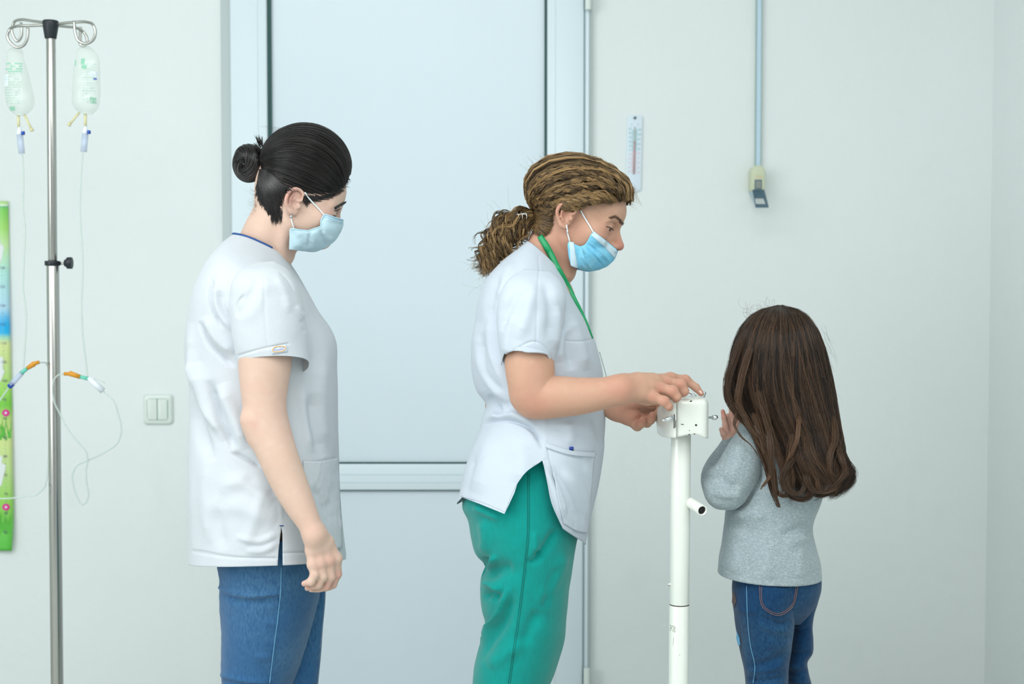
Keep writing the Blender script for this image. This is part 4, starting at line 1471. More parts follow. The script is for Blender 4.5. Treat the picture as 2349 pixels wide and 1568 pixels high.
# ================================================================== WOMAN WITH THE BLACK BUN
Y1 = 2.70
W1 = empty('person', (P(620, 1400, Y1).x, Y1, 0))
tag(W1, 'person with black hair in a bun, white short sleeved top and blue jeans, arm hanging', 'person')


def head_at(px, py, Yc, s, yaw, tilt, zlow=1.0, roll=0.0, zup=1.0):
    H = Head((0, 0, 0), s, yaw, tilt, roll, zlow, zup)
    e = H.w((-.006, -.078, .002))
    H.c = np.array(P(px, py, Yc + e[1])) - e
    return H


H1 = head_at(677, 466, Y1, .92, R(12), R(16), .64)
h = H1


def person_body(name, fields, parent, mt, spots, extra=None, smooth=1):
    parts = []
    for f in fields:
        V, F = f.mesh(); V = smooth_mesh(V, F, smooth); parts.append((V, F))
    V, F = merge(parts)
    return big_mesh(name, V, F, mt, parent, colors=toned(V, spots)), V, F


def pr(px): return px / ppm(2.5)


# head and neck
hp = P(690, 440, Y1)
f = Field((hp.x - .24, Y1 - .125, hp.z - .30), (hp.x + .16, Y1 + .125, hp.z + .15), .0015)
head_sdf(f, H1, eye_open=.0012, nose=.42)
f.chain([P(655, 455, Y1), P(632, 505, Y1), P(606, 560, Y1), P(596, 600, Y1)], [.048, .0465, .047, .042], .03, n=8)
f.cone(P(652, 500, Y1), P(640, 580, Y1), .030, .030, .02)
f.cone(P(670, 480, Y1 - .05), P(640, 590, Y1 - .025), .0085, .0085, .018)
fh1 = f
# near arm and hand
f = Field((P(520, 700, 2.5).x, 2.38, P(700, 1380, 2.42).z), (P(800, 700, 2.5).x, 2.62, P(700, 640, 2.62).z), .0016)
arm = [(604, 700, 2.54, 44), (606, 760, 2.53, 56), (608, 830, 2.525, 60), (606, 880, 2.52, 54), (607, 930, 2.515, 48.5), (612, 965, 2.512, 48), (622, 1000, 2.508, 47), (640, 1050, 2.50, 43.5), (663, 1105, 2.495, 40), (689, 1160, 2.487, 33), (712, 1205, 2.48, 25.5), (722, 1228, 2.476, 25)]
pts = [P(a, b, c) for a, b, c, d in arm]
f.chain(pts, [pr(a[3]) for a in arm], .02, n=34)
f.cone(P(577, 965, 2.50), P(588, 1000, 2.50), pr(20), pr(18), .02)          # elbow point
f.cone(P(575, 963, 2.50), P(580, 975, 2.50), pr(11), pr(11), .02)
yh = 2.475
FL = [[(715, 1262, .004, 14), (718, 1294, .000, 11.5), (722, 1318, -.004, 10.5), (713, 1334, -.006, 9.5), (698, 1338, .0, 7.0)],
      [(727, 1255, .006, 14), (736, 1290, .004, 11.5), (741, 1322, .004, 10.5), (730, 1341, .006, 9.5), (705, 1348.5, .012, 6.5)],
      [(740, 1250, .010, 15), (755, 1284, .012, 12), (759, 1322, .015, 10.5), (748, 1345, .018, 9.5), (715, 1356, .026, 6.5)],
      [(750, 1243, .016, 15), (771, 1280, .022, 12), (774, 1316, .028, 10), (764, 1340, .033, 9), (740, 1357, .042, 6.5)]]
for fl in FL:
    pts = [P(a, b, yh + c) for a, b, c, d in fl]
    f.chain([P(722, 1225, yh + fl[0][2] * .6)] + pts[:2], [pr(20), pr(fl[0][3] + 1), pr(fl[1][3])], .012)
for fl in FL:
    pts = [P(a, b, yh + c) for a, b, c, d in fl]
    f.chain(pts[1:], [pr(x[3]) for x in fl[1:]], .0035)
    f.cone(pts[1], pts[1], pr(fl[1][3] * 1.05), pr(fl[1][3] * 1.05), .008)
f.chain([P(735, 1225, yh + .03), P(762, 1268, yh + .045), P(768, 1300, yh + .052), P(762, 1322, yh + .055)], [pr(18), pr(14), pr(11), pr(8)], .012)
fa1 = f
# far arm and trunk, under the clothes
f = Field((P(420, 600, Y1).x, 2.42, .70), (P(820, 600, Y1).x, 3.02, P(600, 530, Y1).z), .005)
T = lambda px, py, dy=0: P(px, py, Y1 + dy)
f.ell(T(586, 750), (.085, .13, .105), .03); f.ell(T(610, 820), (.105, .13, .16), .04); f.ell(T(610, 980), (.10, .125, .14), .04); f.ell(T(612, 1180), (.10, .15, .15), .04)
f.cone(T(600, 650), T(602, 680, -.12), .035, .045, .03); f.cone(T(600, 650), T(602, 680, .12), .035, .045, .03)
f.cone(T(602, 690, -.12), P(600, 700, 2.55), .040, .038, .03)
f.chain([T(602, 660, .15), T(612, 820, .20), T(625, 960, .20), T(690, 1120, .19), T(735, 1200, .18)], [.046, .040, .036, .030, .021], .02)
f.ell(T(755, 1245, .18), (.022, .014, .04), .02)
ft1 = f
f = Field((P(440, 1300, Y1).x, Y1 - .2, .0), (P(820, 1300, Y1).x, Y1 + .2, .95), .006)
for s_, x0 in ((-1, 585), (1, 640)):
    k0, a0 = P(x0, 1300, Y1 + s_ * .075), P(x0 + 10, 1300, Y1 + s_ * .075)
    f.chain([(k0.x, k0.y, .80), (k0.x, k0.y, .48), (k0.x - .01, k0.y, .30), (k0.x - .02, k0.y, .07)], [.046, .028, .024, .022], .02)
    f.cone((k0.x - .02, k0.y, .045), (k0.x + .11, k0.y, .03), .026, .02, .02)
fl1 = f
spots = [(P(757, 1345, yh + .015), .014, .45), (P(705, 1345, yh), .010, .6), (P(760, 1285, yh), .014, .35), (P(735, 1290, yh), .014, .3), (P(580, 975, 2.47), .010, .35), (H1.w((-.02, -.085, .015)), .022, .6), (P(715, 1215, 2.45), .02, .15), (P(780, 1320, yh + .02), .012, .4), (P(765, 500, Y1 - .05), .02, .35)]
b1, bV, bF = person_body('body', [fh1, fa1, ft1, fl1], W1, M['skin1'], spots)
eyes(H1, W1, open_=.0012)

# hair cap and bun
cap = Cap(H1, H1.l(P(702, 384, Y1)), (.0935, .0815, .0880))
if H1.zl != 1: cap.cc = cap.toL(P(702, 384, Y1))
line_px = [(803, 398), (799, 416), (787, 433), (767, 449), (744, 458), (722, 463), (706, 462), (690, 451), (678, 440), (664, 440), (650, 446), (636, 452), (622, 450), (610, 440), (602, 425)]
U = np.array([cap.hit(a, b) for a, b in line_px])
UU = crv(U, 80); UU /= np.linalg.norm(UU, axis=1)[:, None]
Bu = cap.hit(606, 385); Bu = np.array([Bu[0], 0, Bu[2]]); Bu /= np.linalg.norm(Bu)
mir = UU[::-1] * np.array([1, -1, 1])
front = crv(np.array([mir[-1], (mir[-1] + UU[0]) / 2 * 1.0, UU[0]]), 14)[1:-1]; front /= np.linalg.norm(front, axis=1)[:, None]
back = crv(np.array([UU[-1], (mir[0] + UU[-1]) / 2, mir[0]]), 14)[1:-1]; back /= np.linalg.norm(back, axis=1)[:, None]
loop = np.concatenate([UU, back, mir, front])
bunc = P(606, 380, Y1)


def hair_paths(roots, n=26, off=0.0, lift=(0, 0, .3), jit=0.0, start=0.0, rng=None):
    Pp = cap.pathU(roots, Bu, n, lift, start)
    W_ = cap.pos(Pp)
    t = np.linspace(0, 1, n)
    D_ = W_ - np.array(cap.toW(cap.cc)); D_ /= np.linalg.norm(D_, axis=2)[:, :, None]
    o_ = np.broadcast_to(np.asarray(off, float).reshape(-1, 1), W_.shape[:2])
    W_ = W_ + D_ * (o_ - cap.sink * np.exp(-(t / cap.sinkw) ** 2)[None, :])[:, :, None]
    # the gathered end runs into the bun
    k = np.clip((t - .86) / .14, 0, 1) ** 2
    W_ = W_ * (1 - k)[None, :, None] + (np.array(bunc) + (W_ - np.array(bunc)) * .22) * k[None, :, None]
    return W_


Wc = hair_paths(loop, 40, -.0012)
n_, m_ = Wc.shape[:2]
Fc = np.array([[i * m_ + j, ((i + 1) % n_) * m_ + j, ((i + 1) % n_) * m_ + j + 1, i * m_ + j + 1] for i in range(n_) for j in range(m_ - 1)])
Vc = Wc.reshape(-1, 3)
Nn = vnormals(Vc, Fc)
if np.sum(Nn * (Vc - Vc.mean(0))) < 0: Fc = Fc[:, ::-1]
hair1 = empty('hair', bunc, W1)
big_mesh('hair_cap', Vc, Fc, M['hair_black'], hair1, colors=np.zeros(len(Vc)))
rng = np.random.default_rng(11)
N_ = 6000
ri = rng.random(N_) * len(loop); i0 = ri.astype(int); fr_ = (ri - i0)[:, None]
roots = loop[i0] * (1 - fr_) + loop[(i0 + 1) % len(loop)] * fr_
roots = roots + rng.normal(0, .012, roots.shape); roots /= np.linalg.norm(roots, axis=1)[:, None]
off = rng.random(N_) ** 2 * .0020
pth = np.concatenate([hair_paths(roots[i:i + 1], 26, off[i], start=0 if rng.random() < .7 else rng.random() * .5) for i in range(N_)])
wob = (rng.random((N_, 1, 3)) - .5) * .004 * np.sin(np.linspace(0, 3.0, 26))[None, :, None]
strands('hair_strands', pth + wob, .00036, M['hair_black'], hair1, tone=rng.random(N_) ** 2 * .8)
# flyaway fine hairs at the nape and crown
def curls(n, src, length, curl=.004, m=14):
    out = []
    for k in range(n):
        s0, d_ = src()
        d_ = np.array(d_) * length * (.5 + rng.random()); t = np.linspace(0, 1, m)[:, None]
        w1, w2, ph = rng.random() * 6 + 2, rng.random() * 6 + 2, rng.random() * 6
        out.append(np.array(s0) + d_ * t + curl * np.concatenate([np.sin(t * w1 + ph) - math.sin(ph), .5 * np.sin(t * w2), np.cos(t * w2 + ph) - math.cos(ph)], 1) * t)
    return np.array(out)


fw = np.concatenate([curls(60, lambda: (P(590 + rng.random() * 12, 440 + rng.random() * 50, Y1 - .03), (-1, -.1, -.2 + rng.random() * .9)), .014, .005),
                     curls(60, lambda: (P(604 + rng.random() * 20, 334 + rng.random() * 14, Y1 - .02), (-.8, 0, 1)), .014),
                     curls(60, lambda: (P(640 + 120 * rng.random(), 300, Y1), (-1, 0, .12)), .035, .003)])
strands('flyaway_hairs', fw, .00009, M['hair_black'], hair1, sides=3, tone=np.zeros(len(fw)))
# nape hair swept up to the bun, sideburn and fine hair along the hairline, all lying on the skin
sb1 = Surf(*fh1.mesh())


def mirror1(W_):
    L = H1.l(W_); L[..., 1] *= -1; return H1.w(L)


def lay(px0, px1, n=12, sag=(0, 0), l0=.0006, l1=.003):
    t = np.linspace(0, 1, n)
    out = []
    for u in t:
        x = px0[0] * (1 - u) + px1[0] * u + sag[0] * math.sin(math.pi * u); y = px0[1] * (1 - u) + px1[1] * u + sag[1] * math.sin(math.pi * u)
        out.append(sb1.at(x, y, l0 + (l1 - l0) * math.sin(math.pi * min(u * .7, .5))))
    return out


nl = crv(np.array([(672, 436), (655, 447), (649, 462), (643, 480), (634, 496), (622, 496), (610, 482), (598, 468), (590, 452), (588, 428)], float), 60)
pn = []
for k in range(1500):
    q = nl[int(rng.random() * 59.9)] + rng.normal(0, 2.2, 2)
    e = rng.random() ** 1.5 * .55
    q = q * (1 - e) + np.array([612, 400]) * e
    pn.append(lay(q, (597 + rng.random() * 18, 388 + rng.random() * 24), sag=(rng.random() * 4, 0)))
pn = np.array(pn)
strands('nape_hair', np.concatenate([pn, mirror1(pn)]), .00050, M['hair_black'], hair1, tone=rng.random(3000) ** 2 * .6)
fw = []
for k in range(900):
    m3 = rng.random()
    if m3 < .30:
        x0 = 697 + rng.random() * 34; q0 = (x0, 446 + rng.random() * 6); q1 = (x0 - 4 + rng.random() * 3, 458 + rng.random() * 20 * max(0, 1 - abs(x0 - 706) / 16))
    elif m3 < .75:
        u = rng.random(); i_ = crv(np.array([(800, 408), (788, 430), (768, 444), (742, 452), (720, 456)], float), 50)[int(u * 49)]
        q0 = i_ + rng.normal(0, 2.5, 2) + np.array([4, 5]) * rng.random(); q1 = q0 + np.array([-18, -6 + 6 * u])
    else:
        q0 = np.array([648 - rng.random() * 26, 476 + rng.random() * 22]); q1 = q0 + np.array([-3 + rng.random() * 6, 10 + rng.random() * 14])
    fw.append(lay(q0, q1, 8, l0=.0003, l1=.0008))
strands('fine_hairs', np.array(fw), .00022, M['hair_black'], hair1, sides=3, tone=rng.random(len(fw)) * .3)
# bun: coiled rope of strands
bc = np.array(P(571, 374, Y1)); bp = []
for k in range(900):
    ph = rng.random() * 2 * math.pi                 # around the tube
    rr_ = .0160 * (rng.random() ** .25)
    a0 = rng.random() * 2 * math.pi; span = 1.6 + rng.random() * 1.4
    t = np.linspace(0, 1, 22); a_ = a0 + span * t; p2 = ph + 1.2 * t
    Rb = .0195
    rad = Rb + rr_ * np.cos(p2)
    # ring lies in a tilted plane facing the camera's side, a little towards the back
    lx, lz, ly = rad * np.cos(a_) * .92, rad * np.sin(a_) * 1.02, rr_ * np.sin(p2) * 1.3
    c, s = math.cos(R(-38)), math.sin(R(-38))
    X = lx * c - ly * s; Y_ = lx * s + ly * c
    bp.append(np.stack([bc[0] + X, bc[1] + Y_ * 1.0, bc[2] + lz], 1))
strands('bun', np.array(bp), .0010, M['hair_black'], hair1, tone=rng.random(900) ** 2 * .7)
fb = Field(bc - .06, bc + .06, .002)
for k in range(24):
    a_ = 2 * math.pi * k / 24; a2 = 2 * math.pi * (k + 1) / 24
    q = []
    for aa in (a_, a2):
        lx, lz = .0195 * math.cos(aa) * .92, .0195 * math.sin(aa) * 1.02
        q.append((bc[0] + lx * math.cos(R(-38)), bc[1] + lx * math.sin(R(-38)), bc[2] + lz))
    fb.cone(q[0], q[1], .0148, .0148, .004)
V, F = fb.mesh(); big_mesh('bun_core', smooth_mesh(V, F, 1), F, M['hair_black'], hair1, colors=np.zeros(len(V)))
fw = []
for k in range(170):
    a_ = rng.random() * 2 * math.pi; c0 = np.array(P(602, 362, Y1))
    s0 = c0 + np.array([0, .020 * math.cos(a_), .026 * math.sin(a_)]); d_ = np.array([-.014 * rng.random(), .010 * math.cos(a_), .018 * math.sin(a_)]) * (.5 + rng.random() * .6)
    t = np.linspace(0, 1, 8)[:, None]; fw.append(s0 + d_ * t + np.array([-.004, 0, 0]) * np.sin(t * 2.5) * rng.random())
strands('bun_ends', np.array(fw), .0005, M['hair_black'], hair1, tone=rng.random(170) * .4)

strands('eyebrow', np.array([lay((766 + 22 * u + rng.random() * 2, 478 - 12 * u ** .8 + (rng.random() - .5) * 7 * (1.1 - .4 * abs(u - .7))), (774 + 20 * u, 474 - 12 * u + (rng.random() - .5) * 4), 6, l0=.0003, l1=.0009) for u in rng.random(200)]), .0005, M['hair_black'], W1, tone=rng.random(200) * .3)
seam('eyelashes', sb1, [(766, 484), (774, 482), (781, 477)], .0007, M['lash'], W1, 12, .0004)

# earring
c = P(668, 496, Y1 - .083)
g = MB(); g.tube([(c.x, c.y + .004, c.z), (c.x, c.y - .0005, c.z), (c.x, c.y - .002, c.z), (c.x, c.y - .0035, c.z)], [.0008, .002, .0031, .0012], 16)
g.build('earring', M['silver'], W1, smooth=True)

# face mask
near = [(745, 490), (738, 503), (734, 519), (722, 524), (708, 528), (688, 526), (666, 524), (664, 545), (663, 572)]
mid_ = [(788, 503), (787, 514), (783, 528), (777, 540), (768, 551), (757, 561), (742, 570), (724, 577), (704, 577)]
V, F = mask_mesh(Y1, near, mid_, [.050, .057, .061, .064, .066, .067, .067, .064, .058], 60, 90, yshift=.003)
V = folds(V, F, [([(740, 528), (752, 545), (770, 548)], 5, 1.6), ([(712, 530), (708, 550), (705, 574)], 2.5, -1.4), ([(735, 525), (740, 545), (745, 566)], 5, -1.8), ([(716, 528), (722, 548), (716, 573)], 6, 1.4), ([(690, 530), (684, 550), (686, 570)], 7, .9), ([(742, 500), (765, 507), (786, 510)], 2.0, .8), ([(680, 540), (690, 556), (704, 566)], 5, -.9)])
V += vnormals(V, F) * nz(V, 60, .0012, seed=3)[:, None]
V = over_skin(V, F, sb1)
mk = shell('face_mask', V, F, M['mask_pale'], W1, .0008)
sm = Surf(V, F)
seam('mask_binding', sm, [(745, 491), (766, 498), (786, 504)], .0014, M['mask_pale_edge'], mk, lift=.0002)
seam('mask_binding', sm, [(743, 496), (764, 504), (785, 511)], .0008, M['mask_pale_edge'], mk, lift=.0002)
seam('mask_binding', sm, [(744, 492), (737, 504), (735, 519), (722, 524), (708, 529)], .0013, M['mask_pale_edge'], mk, lift=.0002)
seam('mask_binding', sm, [(667, 525), (686, 527), (708, 529)], .0012, M['mask_pale_edge'], mk, lift=.0002)
for pts in ([(744, 495), (726, 474), (708, 454), (697, 442)], [(668, 501), (671, 512), (675, 526)]): seam('ear_loop', sb1, pts, .0014, M['loop'], mk, 24, .0020)

# white top
keys = [(537, 541, 657, 592, .060, .060, -15), (514, 559, 668, 612, .100, .100, -14), (491, 586, 683, 640, .150, .15, -10), (471, 621, 703, 672, .178, .178, 0), (453, 668, 725, 712, .185, .185), (440, 735, 755, 756, .180, .18),
        (434, 800, 768, 790, .170, .17), (437, 870, 769, 850, .165, .165), (438, 950, 771, 950, .160, .16), (438, 1050, 773, 1048, .168, .168), (441, 1150, 776, 1150, .178, .178), (443, 1225, 784, 1225, .184, .184), (443, 1291, 792, 1282, .188, .188, 12)]
V, F = sweep2(keys, Y1, 330, 260, 2.25)
px_, py_ = proj(V)
FO = [([(437, 850), (452, 960), (486, 1060)], 14, -6), ([(452, 830), (480, 930), (520, 1010)], 14, 6), ([(478, 870), (508, 965), (534, 1034)], 12, -7, 1), ([(505, 880), (540, 960), (566, 1030)], 16, 6), ([(530, 1038), (560, 1052), (600, 1075)], 8, -5, 1),
      ([(457, 736), (478, 785), (536, 845)], 9, -5, 1), ([(470, 725), (500, 775), (540, 812)], 10, 4), ([(482, 632), (483, 705), (510, 755)], 8, -4.5, 1), ([(497, 640), (500, 705), (534, 760)], 8, 3.5), ([(505, 665), (510, 705), (536, 740)], 6, -3),
      ([(440, 740), (445, 850), (441, 960)], 9, 4), ([(446, 800), (462, 920), (505, 990)], 10, 3), ([(498, 1120), (560, 1105), (628, 1150)], 18, 4), ([(470, 1170), (540, 1160), (632, 1200)], 22, 4), ([(540, 1230), (600, 1240), (636, 1222)], 7, 2.5), ([(560, 1262), (605, 1262), (636, 1244)], 7, 2.5), ([(560, 1090), (600, 1120), (640, 1135)], 12, -3),
      ([(700, 700), (722, 760), (728, 860)], 18, -4), ([(715, 900), (722, 980), (742, 1048)], 16, -5), ([(745, 800), (735, 920), (745, 1040)], 14, 3.5), ([(690, 880), (700, 960), (715, 1040)], 12, 3), ([(708, 1110), (735, 1160), (770, 1200)], 12, -3), ([(765, 1060), (760, 1120), (748, 1180)], 9, -3), ([(755, 1060), (770, 1150), (785, 1250)], 12, 3),
      ([(645, 1030), (644, 1120), (645, 1205)], 2.5, 1.2), ([(442, 1264), (520, 1276), (635, 1280)], 3, -1.6, 0, 1), ([(648, 1268), (700, 1266), (785, 1262)], 3, -1.2, 0, 1), ([(520, 1130), (500, 1190), (515, 1262)], 14, -3), ([(600, 1130), (585, 1190), (560, 1262)], 12, 2.5), ([(480, 1050), (470, 1130), (478, 1250)], 14, 2.5)]
V = folds(V, F, [(f_[0], f_[1], f_[2] * 1.35) + tuple(f_[3:]) for f_ in FO])
V += vnormals(V, F) * (nz(V, 9, .0045, (1, 1, .55), 5) + nz(V, 26, .0012, (1, 1, .6), 9))[:, None]
s1 = Surf(V, F)
top1 = shell('scrub_top', V, F, M['shirt1'], W1, .0014)
cut(top1, [(645.5, 1207), (648, 1225), (648.5, 1320), (636, 1320), (638, 1275), (642, 1235)], Y1 - .30, Y1 - .08)
seam('bar_tack', s1, [(641, 1205), (645, 1205.5), (650, 1205)], .0009, M['navy'], top1, 6)
tr = [tuple(s1.at(a, b, .0008)) for a, b in crv(np.array([(539, 541), (560, 541), (585, 545), (606, 551)]), 30)]
V0, F0 = tube_geo([tuple(q) for q in V.reshape(330, 260, 3)[0, 40:200]], .0024, 8)
g = MB(); g.add(V0, F0)
trim = g.build('neck_trim', M['navy'], top1, smooth=True)
Vp, Fp = patch_on(s1, [[(694, 1056), (730, 1057), (774, 1049)], [(700, 1262), (740, 1262), (783, 1256)]], 26, 40, .0022)
pk = shell('pocket', Vp, Fp, M['shirt1'], top1, .0012)
# sleeve
ks = [(592, 600, 628, 598, .006, .05, 0, .02), (562, 612, 652, 612, .030, .07, 0, .01), (538, 640, 674, 640, .050, .08, 0), (528, 690, 690, 680, .060, .075), (531, 745, 700, 735, .063, .066), (539, 800, 705, 790, .062, .060), (548, 838, 709, 829, .060, .056, -17, 0, .045)]
V, F = sweep2(ks, 2.535, 190, 180, 2.15)
V = folds(V, F, [([(600, 628), (572, 680), (544, 730)], 10, -2.2), ([(612, 632), (590, 700), (555, 745)], 14, 1.8), ([(560, 672), (542, 700), (546, 730)], 7, -2.4, 1), ([(606, 640), (608, 720), (614, 800)], 2.5, -.8, 0, 1), ([(690, 730), (702, 745), (700, 765)], 7, -3), ([(680, 700), (692, 720), (704, 722)], 6, 2.5), ([(630, 628), (650, 660), (664, 720)], 10, 2.2), ([(548, 815), (600, 800), (660, 788)], 3, -1.2, 0, 1), ([(640, 622), (660, 640), (676, 668)], 3, -1.5)])
V += vnormals(V, F) * (nz(V, 9, .0014, seed=7) + nz(V, 35, .0005, seed=2))[:, None]
ss1 = Surf(V, F)
sl = shell('sleeve', V, F, M['shirt1'], top1, .0014)
ang = math.atan2(-(790 - 797), 37)
Vl, Fl = patch_on(ss1, [[(620, 795), (656, 789)], [(624, 812), (659, 806)]], 12, 6, .0016)
lb = shell('brand_label', Vl, Fl, M['label_pale'], top1, .0006)
ring = [(639.5 + 14.5 * math.copysign(abs(math.cos(t)) ** .6, math.cos(t)), 800.5 + 5.4 * math.sin(t) - 14.5 * math.cos(t) * .17) for t in np.linspace(0, 2 * np.pi, 40)]
g = MB(); g.tube([tuple(ss1.at(a, b, .0026)) for a, b in ring], .00075, 6); lbo = g.build('label_oval', M['label_orange'], lb, smooth=True)
Vt, Ft = text_geo('Cavalier', .0052, 0, 0, 0)
cW = []
for v in Vt:
    a, b = 639.5 + v[0] * 1290, 800.8 - v[2] * 1290 - v[0] * 1290 * .17
    cW.append(ss1.at(a, b, .0026))
mesh_obj('label_lettering', np.array(cW), Ft, M['label_blue'], lb)

# jeans
kn = [(500, 1240, 738, 1240, .135, .01, 0), (503, 1300, 738, 1296, .135, .02, 0), (507, 1325, 736, 1330, .133, .03, 0), (508, 1350, 732, 1362, .13, .03), (509, 1400, 724, 1400, .122, .03), (511, 1450, 710, 1450, .115, .035), (512, 1510, 692, 1510, .108, .04), (514, 1570, 670, 1570, .10, .05), (522, 1750, 655, 1750, .085, .055), (530, 2000, 632, 2000, .075, .05), (535, 2200, 628, 2200, .07, .05)]
kf = [(512, 1240, 742, 1240, .02, .13, 0), (515, 1300, 744, 1296, .02, .13), (530, 1380, 744, 1380, .02, .13), (560, 1450, 738, 1450, .02, .12), (580, 1520, 733, 1520, .03, .115), (590, 1570, 728, 1570, .035, .11), (592, 1750, 716, 1750, .04, .10), (598, 2000, 700, 2000, .04, .09), (600, 2190, 698, 2190, .04, .09)]
Va, Fa = sweep2(kn, Y1 - .02, 240, 120, 2.2); Vb, Fb = sweep2(kf, Y1 + .02, 200, 100, 2.2)
Va = folds(Va, Fa, [([(508, 1350), (560, 1366), (640, 1362)], 7, 4.5, 1, 1), ([(508, 1362), (560, 1378), (635, 1374)], 7, -3.5), ([(514, 1552), (560, 1562), (610, 1566)], 8, 4, 1, 1), ([(600, 1420), (625, 1430), (640, 1425)], 7, 2), ([(585, 1500), (610, 1508), (625, 1500)], 7, 2), ([(560, 1320), (600, 1340), (640, 1338)], 10, -1.5)])
Va += vnormals(Va, Fa) * (nz(Va, 9, .003, (1, 1, 1.6), 4) + nz(Va, 40, .0008, (1, 1, 2), 6))[:, None]
Vb = folds(Vb, Fb, [([(690, 1485), (715, 1490), (738, 1488)], 8, 3), ([(690, 1510), (715, 1520), (738, 1524)], 8, -3)])
V, F = merge([(Va, Fa), (Vb, Fb)])
jn = shell('jeans', V, F, M['jeans1'], W1, .002)
sj = Surf(Va, Fa)
seam('side_seam', sj, [(645, 1300), (643, 1360), (638, 1410), (630, 1470), (618, 1566)], .0010, M['seam_pale'], jn, 60, .0006)
Vt, Ft = tube_geo([tuple(q) for q in Va.reshape(240, 120, 3)[8, :]] , .003, 6, caps=False)
fx = P(580, 1300, Y1)
shoe(W1, fx.x, Y1 - .10, 0); shoe(W1, fx.x + .03, Y1 + .10, 0)
# ================================================================== WOMAN WITH THE CURLY HAIR
Y2 = 2.66
W2 = empty('person', (P(1220, 1400, Y2).x, Y2, 0))
tag(W2, 'person with curly blond hair, pale top and green trousers, bending over the medical scale', 'person')
H2 = head_at(1301, 494, Y2, .93, R(-10), R(21), .76, 0.0, .80)
T = lambda px, py, dy=0: P(px, py, Y2 + dy)
q2 = lambda px: px / ppm(2.48)
hp = P(1340, 470, Y2)
f = Field((hp.x - .22, Y2 - .13, hp.z - .28), (hp.x + .15, Y2 + .13, hp.z + .15), .0015)
head_sdf(f, H2, eye_open=.0046, nose=.86, ear_scale=1.02, flare=.16, ear_out=.0775, ez=.0048, ew=.0150)
f.chain([T(1295, 480), T(1278, 530), T(1262, 575), T(1247, 630)], [.046, .041, .041, .040], .03, n=8)
f.cone(T(1300, 520), T(1290, 620), .030, .026, .02)
f.cone(T(1305, 520, -.045), T(1296, 630, -.02), .008, .009, .016)
f.cone(T(1256, 560, -.01), T(1225, 590, -.03), .022, .022, .03)
fh2 = f
# near arm
f = Field((P(1130, 800, 2.4).x, 2.34, P(1200, 1000, 2.36).z), (P(1640, 800, 2.6).x, 2.66, P(1200, 700, 2.6).z), .0017)
arm = [(1208, 745, 2.50, 50), (1213, 800, 2.495, 54), (1216, 850, 2.49, 55), (1222, 890, 2.485, 50), (1236, 912, 2.482, 46), (1275, 910, 2.478, 46), (1330, 908, 2.474, 41), (1385, 901, 2.47, 34.5), (1425, 893, 2.468, 31)]
f.chain([P(a, b, c) for a, b, c, d in arm], [q2(a[3]) for a in arm], .02, n=36)
f.cone(P(1202, 915, 2.49), P(1212, 925, 2.49), q2(24), q2(24), .025)
ya = 2.475
hand = [  # pixel, pixel, depth, radius px : knuckle, middle joint, end joint, tip
    [(1512, 874, .040, 16), (1538, 868, .052, 13), (1572, 871, .062, 11), (1596, 888, .062, 9), (1608, 902, .060, 7)],
    [(1500, 880, .026, 17), (1528, 877, .034, 14), (1562, 882, .034, 12.5), (1570, 897, .032, 10.5), (1567, 903, .036, 8.5)],
    [(1488, 888, .010, 17), (1514, 890, .014, 13), (1543, 897, .008, 12.5), (1553, 910, .006, 10), (1550, 916, .010, 8.5)],
    [(1468, 900, -.002, 17), (1498, 910, -.002, 12), (1524, 920, -.008, 11), (1534, 931, -.008, 9), (1536, 935, -.006, 8)]]
wr = P(1432, 891, ya)
f.chain([P(1425, 893, 2.468), P(1462, 882, ya + .012), P(1492, 878, ya + .024)], [q2(31), q2(28), q2(22)], .015)
for fl in hand:
    p_ = [P(a, b, ya + c) for a, b, c, d in fl]
    f.chain([wr, p_[0], p_[1]], [q2(24), q2(fl[0][3]), q2(fl[1][3])], .012)
for fl in hand:
    p_ = [P(a, b, ya + c) for a, b, c, d in fl]
    f.chain(p_[1:], [q2(x[3]) for x in fl[1:]], .0035)
    f.cone(p_[1], p_[1], q2(fl[1][3] * 1.06), q2(fl[1][3] * 1.06), .006)
    f.cone(p_[2], p_[2], q2(fl[2][3] * 1.06), q2(fl[2][3] * 1.06), .004)
f.chain([P(1450, 905, ya + .030), P(1485, 915, ya + .050), P(1522, 915, ya + .055), P(1548, 912, ya + .050)], [q2(18), q2(15), q2(11), q2(8)], .010)
# tendons
for fl in hand[:3]:
    f.cone(P(1465, 872 + fl[0][2] * 0, ya + .002 + fl[0][2] * .3), P(fl[1][0] - 6, fl[1][1] - 8, ya + fl[1][2] - .006), q2(3), q2(4), .006)
fa2 = f
# far hand, palm turned to the camera
yf2 = 2.60
r2 = lambda px: px / ppm(yf2)
f = Field((P(1330, 950, 2.5).x, 2.52, P(1400, 1010, 2.56).z), (P(1550, 950, 2.7).x, 2.70, P(1400, 870, 2.68).z), .0016)
f.chain([P(1340, 905, yf2 + .02), P(1385, 925, yf2 + .01), P(1415, 938, yf2)], [r2(27), r2(24), r2(25)], .012)
f.chain([P(1415, 938, yf2), P(1445, 950, yf2), P(1460, 958, yf2 + .004)], [r2(25), r2(26), r2(20)], .012, flat=((0, 1, 0), .75))
for fl in ([(1446, 962, .0, 14), (1462, 976, -.004, 12), (1470, 972, -.016, 10), (1474, 963, -.022, 8.5)], [(1462, 956, .004, 13), (1484, 969, .0, 11), (1492, 963, -.013, 10), (1497, 952, -.019, 8.5)],
           [(1470, 948, .012, 12), (1496, 958, .010, 10.5), (1507, 950, .0, 9), (1512, 942, -.005, 8)], [(1470, 940, .018, 12), (1498, 942, .020, 10), (1515, 940, .018, 9), (1525, 940, .016, 8)]):
    f.chain([P(a, b, yf2 + c) for a, b, c, d in fl], [r2(x[3]) for x in fl], .0035)
